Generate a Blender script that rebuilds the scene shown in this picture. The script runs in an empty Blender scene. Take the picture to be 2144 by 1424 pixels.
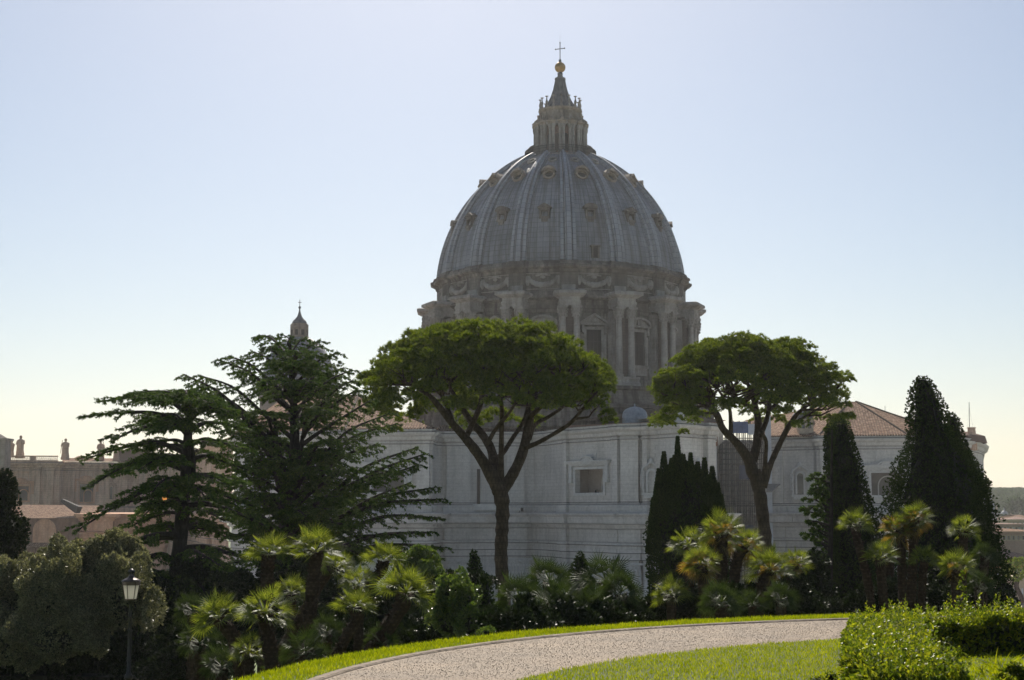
import bpy, math, random
import numpy as np
R=random.Random(7); NR=np.random.default_rng(11)
S=bpy.context.scene; C=S.collection
sin,cos,pi,rad=math.sin,math.cos,math.pi,math.radians
# ---------------------------------------------------------------- camera, sky, sun, exposure
F=3127.0; TH=math.atan(360/F); ct,st=cos(TH),sin(TH); EYE=1.7
cam=bpy.data.cameras.new('camera'); cam.sensor_width=36; cam.lens=36*F/2144; cam.clip_end=9000; cam.clip_start=.3
co=bpy.data.objects.new('camera',cam); C.objects.link(co); co.location=(0,0,EYE); co.rotation_euler=(pi/2+TH,0,0); S.camera=co
SUN_EL=rad(40); SUN_AZ=rad(-3)          # azimuth from +Y towards +X
w=bpy.data.worlds.new('World'); S.world=w; w.use_nodes=True; nt=w.node_tree
sky=nt.nodes.new('ShaderNodeTexSky'); sky.sky_type='NISHITA'; sky.sun_disc=False
sky.sun_elevation=SUN_EL; sky.sun_rotation=SUN_AZ; sky.air_density=1.0; sky.dust_density=.95; sky.ozone_density=1.5; sky.altitude=60
nt.links.new(sky.outputs[0],nt.nodes['Background'].inputs[0]); nt.nodes['Background'].inputs[1].default_value=.062
sl=bpy.data.lights.new('sun','SUN'); sl.energy=5.0; sl.angle=rad(.5); sl.color=(1,.93,.82)
so=bpy.data.objects.new('sun',sl); C.objects.link(so)
from mathutils import Vector, Matrix
sd=Vector((sin(SUN_AZ)*cos(SUN_EL),cos(SUN_AZ)*cos(SUN_EL),sin(SUN_EL)))
so.rotation_euler=sd.to_track_quat('Z','Y').to_euler(); so.location=(0,0,60)
S.view_settings.view_transform='Standard'; S.view_settings.look='None'; S.view_settings.gamma=1; S.view_settings.exposure=.48
S.cycles.max_bounces=6; S.cycles.transparent_max_bounces=6; S.cycles.volume_bounces=0
S.cycles.diffuse_bounces=3; S.cycles.glossy_bounces=2; S.cycles.transmission_bounces=3
def P(x,y,D):
    "point at forward distance D seen at photograph pixel x,y"
    u=(712-y)/F; t=D/(ct-u*st); return Vector(((x-1072)/F*t,D,EYE+(st+u*ct)*t))
def PX(x,D): return P(x,1040,D).x
def ZZ(y,D): return P(1072,y,D).z
# ---------------------------------------------------------------- materials
def newmat(name):
    m=bpy.data.materials.new(name); m.use_nodes=True; n=m.node_tree.nodes; return m,m.node_tree,n,m.node_tree.links,n['Principled BSDF']
def ramp(n,cols,pos=None):
    r=n.new('ShaderNodeValToRGB'); e=r.color_ramp.elements
    pos=pos or [i/(len(cols)-1) for i in range(len(cols))]
    while len(e)<len(cols): e.new(.5)
    for i,(c,p) in enumerate(zip(cols,pos)): e[i].position=p; e[i].color=(*c,1)
    return r
def noise(n,l,vec,scale,detail=4,rough=.6,mapscale=None):
    t=n.new('ShaderNodeTexNoise'); t.inputs['Scale'].default_value=scale; t.inputs['Detail'].default_value=detail; t.inputs['Roughness'].default_value=rough
    if mapscale:
        mp=n.new('ShaderNodeMapping'); mp.inputs['Scale'].default_value=mapscale; l.new(vec,mp.inputs['Vector']); l.new(mp.outputs[0],t.inputs['Vector'])
    else: l.new(vec,t.inputs['Vector'])
    return t
def mix(n,l,mode,fac,a,b):
    m=n.new('ShaderNodeMix'); m.data_type='RGBA'; m.blend_type=mode
    for k,v in ((0,fac),(6,a),(7,b)):
        if isinstance(v,(int,float)): m.inputs[k].default_value=v
        elif isinstance(v,tuple): m.inputs[k].default_value=(*v,1)
        else: l.new(v,m.inputs[k])
    return m.outputs[2]
def math_(n,l,op,a,b=0):
    m=n.new('ShaderNodeMath'); m.operation=op
    for k,v in ((0,a),(1,b)):
        if isinstance(v,(int,float)): m.inputs[k].default_value=v
        else: l.new(v,m.inputs[k])
    return m.outputs[0]
def stone(name,cols,course=(1.6,.62),line=.25,streak=.5,scale=.12,bump=.3,rough=.85,stain=(.05,.042,.038),soot=.46):
    m,t,n,l,b=newmat(name); g=n.new('ShaderNodeNewGeometry'); pos=g.outputs['Position']
    a=noise(n,l,pos,scale,6,.65); r=ramp(n,cols,[.3+.4*i/(len(cols)-1) for i in range(len(cols))]); l.new(a.outputs[0],r.inputs[0])
    s=noise(n,l,pos,1.0,5,.7,(.9,.9,.10)); sr=ramp(n,[(0,0,0),(1,1,1)],[soot,soot+.26]); l.new(s.outputs[0],sr.inputs[0])
    c=mix(n,l,'MIX',math_(n,l,'MULTIPLY',sr.outputs[0],streak),r.outputs[0],stain)
    f=noise(n,l,pos,2.2,5,.75); fr=ramp(n,[(.8,.8,.8),(1.2,1.2,1.2)],[.3,.7]); l.new(f.outputs[0],fr.inputs[0])
    c=mix(n,l,'MULTIPLY',.8,c,fr.outputs[0])
    sx=n.new('ShaderNodeSeparateXYZ'); l.new(pos,sx.inputs[0]); u=math_(n,l,'ADD',math_(n,l,'MULTIPLY',sx.outputs[0],.93),math_(n,l,'MULTIPLY',sx.outputs[1],.37))
    cb=n.new('ShaderNodeCombineXYZ'); l.new(u,cb.inputs[0]); l.new(sx.outputs[2],cb.inputs[1])
    br=n.new('ShaderNodeTexBrick'); l.new(cb.outputs[0],br.inputs['Vector']); br.inputs['Scale'].default_value=1
    br.inputs['Brick Width'].default_value=course[0]; br.inputs['Row Height'].default_value=course[1]; br.inputs['Mortar Size'].default_value=.035; br.inputs['Mortar Smooth'].default_value=.4
    br.inputs['Color1'].default_value=(1,1,1,1); br.inputs['Color2'].default_value=(.88,.88,.88,1); br.inputs['Mortar'].default_value=(.5,.48,.46,1)
    c=mix(n,l,'MULTIPLY',line*2 if line<.5 else 1.,c,br.outputs[0])
    l.new(c,b.inputs['Base Color']); b.inputs['Roughness'].default_value=rough; b.inputs['Specular IOR Level'].default_value=.12
    bp=n.new('ShaderNodeBump'); bp.inputs['Strength'].default_value=bump; bp.inputs['Distance'].default_value=.15; l.new(f.outputs[0],bp.inputs['Height']); l.new(bp.outputs[0],b.inputs['Normal'])
    return m
def plain(name,col,rough=.6,metal=0,var=.35,scale=3,bump=.15):
    m,t,n,l,b=newmat(name); tc=n.new('ShaderNodeTexCoord'); a=noise(n,l,tc.outputs['Object'],scale,5,.7)
    r=ramp(n,[tuple(x*(1-var) for x in col),tuple(min(1,x*(1+var)) for x in col)],[.3,.7]); l.new(a.outputs[0],r.inputs[0]); l.new(r.outputs[0],b.inputs['Base Color'])
    b.inputs['Roughness'].default_value=rough; b.inputs['Metallic'].default_value=metal
    bp=n.new('ShaderNodeBump'); bp.inputs['Strength'].default_value=bump; bp.inputs['Distance'].default_value=.02; l.new(a.outputs[0],bp.inputs['Height']); l.new(bp.outputs[0],b.inputs['Normal'])
    return m
def leaf(name,cols,trans,tw=.45,rough=.45,nscale=.5,spec=.4):
    "cols: dark to light base colours chosen leaf by leaf; trans: colour let through"
    m,t,n,l,b=newmat(name); g=n.new('ShaderNodeNewGeometry'); cols=[tuple(x*.85 for x in c) for c in cols]
    a=noise(n,l,g.outputs['Position'],nscale,3,.6)
    v=math_(n,l,'ADD',math_(n,l,'MULTIPLY',g.outputs['Random Per Island'],.55),math_(n,l,'MULTIPLY',a.outputs[0],.5))
    r=ramp(n,cols,[.15+.7*i/(len(cols)-1) for i in range(len(cols))]); l.new(v,r.inputs[0]); l.new(r.outputs[0],b.inputs['Base Color'])
    b.inputs['Roughness'].default_value=rough; b.inputs['Specular IOR Level'].default_value=spec
    tr=n.new('ShaderNodeBsdfTranslucent'); l.new(mix(n,l,'MULTIPLY',1.,r.outputs[0],tuple(x*1.6 for x in trans)),tr.inputs[0])
    ms=n.new('ShaderNodeMixShader'); ms.inputs[0].default_value=tw; l.new(b.outputs[0],ms.inputs[1]); l.new(tr.outputs[0],ms.inputs[2]); l.new(ms.outputs[0],n['Material Output'].inputs[0])
    return m
def lead(k=1.,nm='lead_sheet',st_=.75):
    m,t,n,l,b=newmat(nm); uv=n.new('ShaderNodeUVMap'); g=n.new('ShaderNodeNewGeometry')
    br=n.new('ShaderNodeTexBrick'); l.new(uv.outputs[0],br.inputs['Vector']); br.offset=0; br.inputs['Scale'].default_value=1
    br.inputs['Brick Width'].default_value=.98; br.inputs['Row Height'].default_value=1.05; br.inputs['Mortar Size'].default_value=.045; br.inputs['Mortar Smooth'].default_value=.3
    br.inputs['Color1'].default_value=(1,1,1,1); br.inputs['Color2'].default_value=(.80,.82,.86,1); br.inputs['Mortar'].default_value=(.27,.26,.26,1)
    a=noise(n,l,uv.outputs[0],.12,5,.6); r=ramp(n,[tuple(x*k for x in c) for c in ((.15,.155,.168),(.235,.246,.27),(.33,.35,.385))],[.3,.5,.7]); l.new(a.outputs[0],r.inputs[0])
    s=noise(n,l,uv.outputs[0],1,6,.72,(1.3,.075,1)); sr=ramp(n,[(0,0,0),(1,1,1)],[.44,.64]); l.new(s.outputs[0],sr.inputs[0])
    c=mix(n,l,'MIX',math_(n,l,'MULTIPLY',sr.outputs[0],st_),r.outputs[0],(.06,.052,.048))
    s2=noise(n,l,uv.outputs[0],1,4,.7,(1.9,.05,1)); s2r=ramp(n,[(0,0,0),(1,1,1)],[.6,.74]); l.new(s2.outputs[0],s2r.inputs[0])
    c=mix(n,l,'MIX',math_(n,l,'MULTIPLY',s2r.outputs[0],.5),c,(.36,.37,.39))
    c=mix(n,l,'MULTIPLY',.85,c,br.outputs[0]); l.new(c,b.inputs['Base Color']); b.inputs['Roughness'].default_value=.6
    bp=n.new('ShaderNodeBump'); bp.inputs['Strength'].default_value=.6; bp.inputs['Distance'].default_value=.12; l.new(br.outputs['Fac'],bp.inputs['Height']); bp.invert=True; l.new(bp.outputs[0],b.inputs['Normal'])
    return m
def tiles(name,cols,row=.55,col=.5):
    m,t,n,l,b=newmat(name); uv=n.new('ShaderNodeUVMap')
    br=n.new('ShaderNodeTexBrick'); l.new(uv.outputs[0],br.inputs['Vector']); br.inputs['Scale'].default_value=1; br.inputs['Brick Width'].default_value=col; br.inputs['Row Height'].default_value=row
    br.inputs['Mortar Size'].default_value=.07; br.inputs['Mortar Smooth'].default_value=.6; br.inputs['Color1'].default_value=(1,1,1,1); br.inputs['Color2'].default_value=(.45,.42,.4,1); br.inputs['Mortar'].default_value=(.22,.2,.18,1); br.offset=0
    a=noise(n,l,uv.outputs[0],1.3,5,.75); r=ramp(n,cols,[.25+.5*i/(len(cols)-1) for i in range(len(cols))]); l.new(a.outputs[0],r.inputs[0])
    c=mix(n,l,'MULTIPLY',.9,r.outputs[0],br.outputs[0]); l.new(c,b.inputs['Base Color']); b.inputs['Roughness'].default_value=.9; b.inputs['Specular IOR Level'].default_value=.08
    wv=n.new('ShaderNodeTexWave'); wv.inputs['Scale'].default_value=1/col/2*1.0; l.new(uv.outputs[0],wv.inputs['Vector'])
    bp=n.new('ShaderNodeBump'); bp.inputs['Strength'].default_value=.9; bp.inputs['Distance'].default_value=.15; l.new(wv.outputs[0],bp.inputs['Height']); l.new(bp.outputs[0],b.inputs['Normal'])
    return m
M={}
M['trav']=stone('travertine',[(.43,.415,.385),(.525,.505,.47),(.59,.57,.53)],course=(3.1,.62),line=.2,streak=.26,soot=.47)
M['trav_trim']=stone('travertine_trim',[(.46,.458,.44),(.53,.525,.50),(.58,.57,.545)],line=.12,streak=.15,soot=.5)  # slightly paler stone for surrounds and trim
M['pink']=stone('pink_travertine',[(.38,.235,.155),(.56,.38,.27),(.66,.49,.37)],line=.3,streak=.6)
M['peach']=stone('peach_plaster',[(.40,.20,.12),(.54,.30,.185),(.62,.39,.26)],line=.12,streak=.4)
M['brickp']=stone('old_brick_plaster',[(.16,.085,.056),(.235,.13,.09),(.31,.185,.13)],line=.2,course=(.6,.25),streak=.35)
M['drum']=stone('weathered_shaded_drum_stone',[(.07,.062,.056),(.16,.142,.128),(.30,.272,.25)],line=.4,streak=.9,scale=.22,bump=.5,stain=(.035,.03,.028),soot=.42)  # dark weathering, deepened so recess shade is put into the wall colour
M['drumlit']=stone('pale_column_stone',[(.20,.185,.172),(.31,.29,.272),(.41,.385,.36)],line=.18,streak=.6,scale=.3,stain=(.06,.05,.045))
M['ochre']=stone('ochre_stained_stone',[(.22,.18,.145),(.31,.26,.215),(.38,.325,.275)],line=.1,streak=.6,scale=.4)
M['lead']=lead(.92); M['leadrib']=lead(1.35,'pale_lead_rib',.45)
M['leadp']=plain('dark_lead',(.12,.125,.135),.75,0,.4,1.2)
M['leadblue']=plain('blue_lead',(.24,.265,.29),.6,0,.3,1.5)
M['tile']=tiles('clay_roof_tiles',[(.12,.065,.04),(.33,.18,.11),(.50,.32,.21),(.75,.58,.42)])
M['tiled']=tiles('dark_roof_tiles',[(.08,.05,.038),(.15,.095,.07),(.24,.155,.11)])
M['dark']=plain('dark_opening',(.018,.016,.015),.9)
M['glassd']=plain('dark_window_glass',(.03,.035,.042),.15,0,.3,.5)
M['greyplaster']=plain('grey_loggia_plaster',(.17,.16,.145),.9,0,.2,.8)  # darker, greyer plaster inside the side loggias
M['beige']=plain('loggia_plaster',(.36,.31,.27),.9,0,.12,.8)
M['gold']=plain('gilded_bronze',(.42,.25,.08),.5,.7,.3,1.5)
M['iron']=plain('black_painted_iron',(.022,.02,.019),.45,.3,.4,9)
M['lampcap']=plain('brown_lamp_metal',(.10,.07,.055),.35,.5,.4,9)
m,t,n,l,b=newmat('frosted_lamp_glass'); b.inputs['Base Color'].default_value=(.82,.80,.72,1); b.inputs['Roughness'].default_value=.6
tr=n.new('ShaderNodeBsdfTranslucent'); tr.inputs[0].default_value=(.85,.83,.76,1); ms=n.new('ShaderNodeMixShader'); ms.inputs[0].default_value=.85; l.new(b.outputs[0],ms.inputs[1]); l.new(tr.outputs[0],ms.inputs[2]); l.new(ms.outputs[0],n['Material Output'].inputs[0]); M['lampglass']=m
M['bark']=stone('pine_bark',[(.05,.034,.028),(.085,.058,.046),(.13,.09,.072)],course=(.16,.3),line=.3,streak=.3,scale=2.5,bump=.9,stain=(.03,.022,.018))
M['barkd']=stone('cedar_bark',[(.03,.026,.022),(.05,.042,.036),(.075,.063,.052)],course=(.1,.4),line=.2,streak=.3,scale=3,bump=.8,stain=(.02,.018,.015))
M['palmbark']=stone('fibrous_palm_trunk',[(.045,.03,.02),(.08,.052,.034),(.12,.08,.05)],course=(.12,.09),line=.4,streak=.3,scale=5,bump=1.,stain=(.03,.02,.014))
M['pine']=leaf('pine_needles',[(0.040,0.065,0.014),(0.112,0.159,0.026),(0.260,0.289,0.048)],(1.2,1.2,.4),.3,.7,4,.1)
M['cedar']=leaf('cedar_needles',[(0.026,0.058,0.012),(0.059,0.109,0.020),(0.158,0.205,0.041)],(1.,1.1,.6),.2,.75,.8,.15)
M['cyp']=leaf('cypress_leaves',[(0.019,0.034,0.010),(0.035,0.061,0.016),(0.081,0.107,0.027)],(1.,1.1,.7),.1,.85,1.5,.08)
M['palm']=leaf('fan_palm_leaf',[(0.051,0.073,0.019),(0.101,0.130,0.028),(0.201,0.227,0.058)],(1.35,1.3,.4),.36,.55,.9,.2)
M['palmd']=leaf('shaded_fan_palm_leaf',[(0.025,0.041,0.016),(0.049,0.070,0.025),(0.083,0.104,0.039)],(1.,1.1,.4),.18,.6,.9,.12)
M['dead']=leaf('dry_palm_leaf',[(0.086,0.065,0.022),(0.162,0.130,0.036),(0.227,0.203,0.065)],(1.4,1.0,.4),.4,.6,2.)
M['oak']=leaf('grey_green_leaves',[(0.066,0.069,0.043),(0.178,0.173,0.105),(0.466,0.422,0.297)],(1.,1.05,.55),.25,.45,.8,.4)
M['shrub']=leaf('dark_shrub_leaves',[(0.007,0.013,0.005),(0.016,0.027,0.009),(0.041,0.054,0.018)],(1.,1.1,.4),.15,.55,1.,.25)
M['laurel']=leaf('glossy_laurel_leaves',[(0.048,0.080,0.022),(0.112,0.160,0.040),(0.240,0.272,0.080)],(1.1,1.25,.4),.25,.36,1.,.6)
M['hedge']=leaf('hedge_leaves',[(0.046,0.072,0.013),(0.140,0.176,0.022),(0.464,0.416,0.042)],(1.1,1.25,.3),.3,.5,5.,.25)
M['grass']=leaf('grass_blades',[(0.091,0.137,0.009),(0.173,0.223,0.010),(0.314,0.342,0.017)],(1.35,1.25,.25),.45,.6,2.,.15)
M['core']=plain('dark_core',(.010,.012,.006),.95)  # near-black filler; inner shade of the foliage put into its colour
m,t,n,l,b=newmat('garden_ground'); g=n.new('ShaderNodeNewGeometry'); a=noise(n,l,g.outputs['Position'],1.5,6,.7); r=ramp(n,[(.04,.05,.012),(.08,.115,.018),(.12,.16,.025)],[.3,.5,.7]); l.new(a.outputs[0],r.inputs[0]); l.new(r.outputs[0],b.inputs['Base Color']); b.inputs['Roughness'].default_value=.95; M['ground']=m
m,t,n,l,b=newmat('lawn_turf'); g=n.new('ShaderNodeNewGeometry'); a=noise(n,l,g.outputs['Position'],6,6,.75); r=ramp(n,[(.03,.045,.005),(.055,.08,.009)],[.3,.7]); l.new(a.outputs[0],r.inputs[0]); l.new(r.outputs[0],b.inputs['Base Color']); b.inputs['Roughness'].default_value=.95; M['turf']=m
m,t,n,l,b=newmat('gravel'); g=n.new('ShaderNodeNewGeometry'); vo=n.new('ShaderNodeTexVoronoi'); vo.inputs['Scale'].default_value=95; l.new(g.outputs['Position'],vo.inputs['Vector'])
r=ramp(n,[(.115,.077,.044),(.20,.140,.084),(.315,.232,.148)],[.1,.5,.9]); sx=n.new('ShaderNodeSeparateColor'); l.new(vo.outputs['Color'],sx.inputs[0]); l.new(sx.outputs[0],r.inputs[0])
a=noise(n,l,g.outputs['Position'],.8,5,.7); ar=ramp(n,[(.68,.66,.63),(1.14,1.12,1.08)],[.35,.65]); l.new(a.outputs[0],ar.inputs[0]); c=mix(n,l,'MULTIPLY',.9,r.outputs[0],ar.outputs[0]); l.new(c,b.inputs['Base Color']); b.inputs['Roughness'].default_value=.8
bp=n.new('ShaderNodeBump'); bp.invert=True; bp.inputs['Strength'].default_value=.6; bp.inputs['Distance'].default_value=.012; l.new(vo.outputs['Distance'],bp.inputs['Height']); l.new(bp.outputs[0],b.inputs['Normal']); M['gravel']=m
m,t,n,l,b=newmat('pebbles'); g=n.new('ShaderNodeNewGeometry'); r=ramp(n,[(.10,.068,.040),(.195,.138,.086),(.32,.245,.16)]); l.new(g.outputs['Random Per Island'],r.inputs[0]); l.new(r.outputs[0],b.inputs['Base Color']); b.inputs['Roughness'].default_value=.7; M['pebble']=m
M['mouldshade']=plain('travertine_shade_line',(.13,.125,.12),.9,0,.5,.25)  # dark tone standing in for shade under the mouldings
M['bouncepale']=stone('pale_bounce_gravel',[(.44,.43,.41),(.52,.51,.49),(.58,.57,.55)],line=.05,streak=0)  # high albedo chosen to throw light back onto the facade
M['drumdark']=stone('dirty_shaded_rusticated_stone',[(.08,.065,.055),(.13,.105,.09),(.19,.155,.13)],course=(1.4,.5),line=.4,streak=.6)  # dirty rusticated stone, darkened also for the shade between the columns
M['kerb']=stone('kerb_stone',[(.22,.17,.12),(.30,.24,.18),(.38,.31,.24)],course=(.9,.5),line=.2,streak=.2,scale=3,bump=.6)
M['steel']=plain('scaffold_steel',(.07,.07,.072),.5,.4,.3,2)
M['bluesheet']=plain('blue_sheeting',(.045,.09,.21),.6,0,.35,.6)
M['bluedark']=plain('navy_netting',(.03,.045,.09),.7,0,.3,.8)
M['whitepost']=plain('white_panel',(.5,.52,.55),.6,0,.15,.6)
M['canopy']=plain('grey_canopy_board',(.2,.19,.175),.8,0,.3,2)
M['wood']=leaf('far_wood',[(.045,.075,.028),(.075,.115,.04),(.12,.16,.06)],(1,1.1,.7),.1,.8,.02)
M['orange']=stone('orange_plaster',[(.42,.19,.065),(.5,.25,.09)],line=.05,streak=.2)
M['cream']=stone('cream_plaster',[(.42,.33,.24),(.52,.42,.31)],line=.05,streak=.2)
M['rose']=stone('rose_plaster',[(.36,.24,.19),(.45,.31,.25)],line=.05,streak=.2)
M['paleroof']=tiles('pale_roof_tiles',[(.32,.2,.16),(.48,.32,.26),(.58,.42,.35)],.6,.6)
m,t,n,l,b=newmat('sunglow_orange_blind'); b.inputs['Base Color'].default_value=(.8,.35,.05,1); b.inputs['Emission Color'].default_value=(1,.33,.03,1); b.inputs['Emission Strength'].default_value=.75; M['glowblind']=m  # emission stands in for sunlight falling on the orange blind
# ---------------------------------------------------------------- mesh helpers
WO={}
def link(o): C.objects.link(o); return o
def tag(o,label=None,cat=None,group=None,kind=None):
    for k,v in (('label',label),('category',cat),('group',group),('kind',kind)):
        if v: o[k]=v
    return o
def place(o,origin,parent):
    origin=Vector(origin)
    if parent is not None: o.parent=parent; o.location=origin-WO[parent.name]
    else: o.location=origin
    WO[o.name]=origin; return o
def root(name,loc,label,cat,group=None):
    o=link(bpy.data.objects.new(name,None)); o.empty_display_size=.5; place(o,loc,None); return tag(o,label,cat,group)
class MB:
    def __init__(s): s.v=[]; s.f=[]; s.uv=[]
    def add(s,vs,fs,uvs=None):
        k=len(s.v); s.v+= [tuple(p) for p in vs]; s.f+=[tuple(i+k for i in f) for f in fs]
        s.uv+= uvs if uvs else [None]*len(fs)
    def box(s,c,d,M_=None,rz=0,taper=1):
        x,y,z=[a/2 for a in d]; vs=[]
        for dz in (-1,1):
            q=taper if dz>0 else 1
            for dx,dy in ((-1,-1),(1,-1),(1,1),(-1,1)): vs.append(Vector((dx*x*q,dy*y*q,dz*z)))
        if rz: vs=[Matrix.Rotation(rz,3,'Z')@v for v in vs]
        vs=[v+Vector(c) for v in vs]
        if M_: vs=[M_@v for v in vs]
        s.add(vs,[(3,2,1,0),(4,5,6,7),(0,1,5,4),(1,2,6,5),(2,3,7,6),(3,0,4,7)])
    def tube(s,pts,rs,n=8,cap=True,squash=None):
        pts=[Vector(p) for p in pts]
        if not hasattr(rs,'__len__'): rs=[rs]*len(pts)
        vs=[];prev=None
        for i,p in enumerate(pts):
            d=(pts[min(i+1,len(pts)-1)]-pts[max(i-1,0)]);
            d=d.normalized() if d.length>1e-9 else Vector((0,0,1))
            if prev is None: a=d.orthogonal().normalized()
            else: a=prev-d*prev.dot(d); a=a.normalized() if a.length>1e-6 else d.orthogonal().normalized()
            prev=a; b=d.cross(a)
            for k in range(n): q=2*pi*k/n; vs.append(p+(a*cos(q)+b*sin(q))*rs[i])
        fs=[(i*n+k,i*n+(k+1)%n,(i+1)*n+(k+1)%n,(i+1)*n+k) for i in range(len(pts)-1) for k in range(n)]
        if cap: fs+=[tuple(range(n))[::-1],tuple(range((len(pts)-1)*n,len(pts)*n))]
        s.add(vs,fs)
    def lathe(s,prof,n=32,c=(0,0,0),a0=0,a1=2*pi,uvr=None,close=None,M_=None,sx=1,sy=1):
        full=abs(a1-a0-2*pi)<1e-6; m=n if full else n+1; vs=[];
        for r,z in prof:
            for k in range(m):
                a=a0+(a1-a0)*k/n; v=Vector((c[0]+r*cos(a)*sx,c[1]+r*sin(a)*sy,c[2]+z)); vs.append(M_@v if M_ else v)
        fs=[];uv=[];arc=0
        for i in range(len(prof)-1):
            L=math.hypot(prof[i+1][0]-prof[i][0],prof[i+1][1]-prof[i][1])
            for k in range(n):
                k2=(k+1)%m if full else k+1
                fs.append((i*m+k,i*m+k2,(i+1)*m+k2,(i+1)*m+k))
                if uvr: u0=(a1-a0)*k/n*uvr;u1=(a1-a0)*(k+1)/n*uvr; uv.append([(u0,arc),(u1,arc),(u1,arc+L),(u0,arc+L)])
            arc+=L
        s.add(vs,fs,uv if uvr else None)
    def roofface(s,pts):
        "planar face with uv along eave (first edge) and up the slope"
        p=[Vector(q) for q in pts]; e=(p[1]-p[0]).normalized(); nn=e.cross(p[2]-p[0]).normalized(); w_=nn.cross(e)
        s.add(p,[tuple(range(len(p)))],[[((q-p[0]).dot(e),(q-p[0]).dot(w_)) for q in p]])
    def build(s,name,mat,parent=None,o=(0,0,0),smooth=False,loc_local=False):
        me=bpy.data.meshes.new(name); ov=Vector(o)
        vs=s.v if loc_local else [(v[0]-ov.x,v[1]-ov.y,v[2]-ov.z) for v in s.v]
        me.from_pydata(vs,[],s.f)
        if any(u is not None for u in s.uv):
            lay=me.uv_layers.new(name='UVMap'); i=0; flat=[]
            for f,u in zip(s.f,s.uv):
                for k in range(len(f)): flat+= list(u[k]) if u else [0,0]
            lay.data.foreach_set('uv',flat)
        if smooth: me.polygons.foreach_set('use_smooth',[True]*len(me.polygons))
        me.materials.append(mat); ob=link(bpy.data.objects.new(name,me)); return place(ob,ov,parent)
def npmesh(name,V,Q,mat,parent=None,o=(0,0,0),extra=None):
    "fast mesh: V (n,3) world, Q (m,4) quads; extra = MB joined in"
    V=np.asarray(V,float)-np.array(o); Q=np.asarray(Q,int)
    if extra is not None and extra.v:
        k=len(V); V=np.vstack([V,np.array(extra.v)-np.array(o)]); Q=np.vstack([Q,np.array([f if len(f)==4 else (f[0],f[1],f[2],f[2]) for f in extra.f if len(f)==4])+k])
    me=bpy.data.meshes.new(name); me.vertices.add(len(V)); me.vertices.foreach_set('co',V.astype(np.float32).ravel())
    me.loops.add(len(Q)*4); me.loops.foreach_set('vertex_index',Q.astype(np.int32).ravel())
    me.polygons.add(len(Q)); me.polygons.foreach_set('loop_start',np.arange(0,len(Q)*4,4,dtype=np.int32))
    try: me.polygons.foreach_set('loop_total',np.full(len(Q),4,dtype=np.int32))
    except Exception: pass
    me.update(calc_edges=True); me.materials.append(mat); ob=link(bpy.data.objects.new(name,me)); return place(ob,o,parent)
def unit(a): return a/np.maximum(np.linalg.norm(a,axis=1,keepdims=True),1e-9)
def rdir(n): return unit(NR.normal(size=(n,3)))
def blades(Pt,D,L,W,droop=0.):
    "diamond leaves: base Pt, direction D, lengths L, widths W"
    n=len(Pt); D=unit(D); side=unit(np.cross(D,rdir(n))); L=np.broadcast_to(L,(n,))[:,None]; W=np.broadcast_to(W,(n,))[:,None]
    mid=Pt+D*L*.5; tip=Pt+D*L; tip[:,2]-=droop*L[:,0]
    V=np.stack([Pt,mid+side*W*.5,tip,mid-side*W*.5],1).reshape(-1,3); Q=np.arange(4*n).reshape(n,4); return V,Q
def tufts(Pt,D,nb,L,W,spread,up=0.):
    n=len(Pt); P2=np.repeat(Pt,nb,0); D2=np.repeat(unit(D),nb,0)+rdir(n*nb)*spread; D2[:,2]+=up
    return blades(P2,D2,L*NR.uniform(.6,1.15,n*nb),W*NR.uniform(.7,1.3,n*nb))
def cat(parts):
    V=[];Q=[];k=0
    for v,q in parts: V.append(v);Q.append(q+k);k+=len(v)
    return np.vstack(V),np.vstack(Q)
def blob(mb,c,r,n=8):
    "small lumpy solid core"
    pr=[]
    for i in range(n+1):
        a=pi*i/n; pr.append((max(.001,sin(a)),-cos(a)))
    k0=len(mb.v); mb.lathe([(p[0],p[1]) for p in pr],10)
    for i in range(k0,len(mb.v)):
        v=mb.v[i]; s=.85+.25*R.random(); mb.v[i]=(c[0]+v[0]*r[0]*s,c[1]+v[1]*r[1]*s,c[2]+v[2]*r[2]*s)
def smooth_path(pts,k=5):
    "Catmull-Rom"
    p=[Vector(q) for q in pts]; p=[p[0]*2-p[1]]+p+[p[-1]*2-p[-2]]; out=[]
    for i in range(1,len(p)-2):
        for j in range(k):
            t=j/k; a,b,c,d=p[i-1:i+3]; out.append(.5*((2*b)+(c-a)*t+(2*a-5*b+4*c-d)*t*t+(3*b-a-3*c+d)*t**3))
    out.append(p[-2]); return out
def copy_tree(o,parent=None):
    c=o.copy(); link(c); c.parent=parent
    for ch in list(o.children): copy_tree(ch,c)
    return c
# ---------------------------------------------------------------- ground
GC=(9.4,13.2); GR=12.1
def h(x,y):
    d=math.hypot(x-GC[0],y-GC[1])-GR
    if d<=0: return 0.
    z=-.2*min(d,20)
    if d>20: z-=.1*min(d-20,40)
    if d>60: z-=.10*min(d-60,55)
    return z
def struct(o): return tag(o,kind='structure')
mb=MB(); rings=[0,4,8,11,12.1]+[12.1+i for i in (1,2,4,6,9,12,16,20,26,34,45,60,80,110,150,200,260,400,700,1200,2000,3500,7000)]; na=96
for r_ in rings:
    for k in range(na):
        a=2*pi*k/na; x=GC[0]+r_*cos(a); y=GC[1]+r_*sin(a); mb.v.append((x,y,h(x,y)-(.012 if r_<12 else 0)))
for i in range(len(rings)-1):
    for k in range(na): mb.f.append((i*na+k,i*na+(k+1)%na,(i+1)*na+(k+1)%na,(i+1)*na+k)); mb.uv.append(None)
g_=mb.build('ground',M['ground'],None,(0,0,0),True); struct(g_)
mb=MB(); rr_=[88,100,115,132,160,200,260,330]
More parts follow.
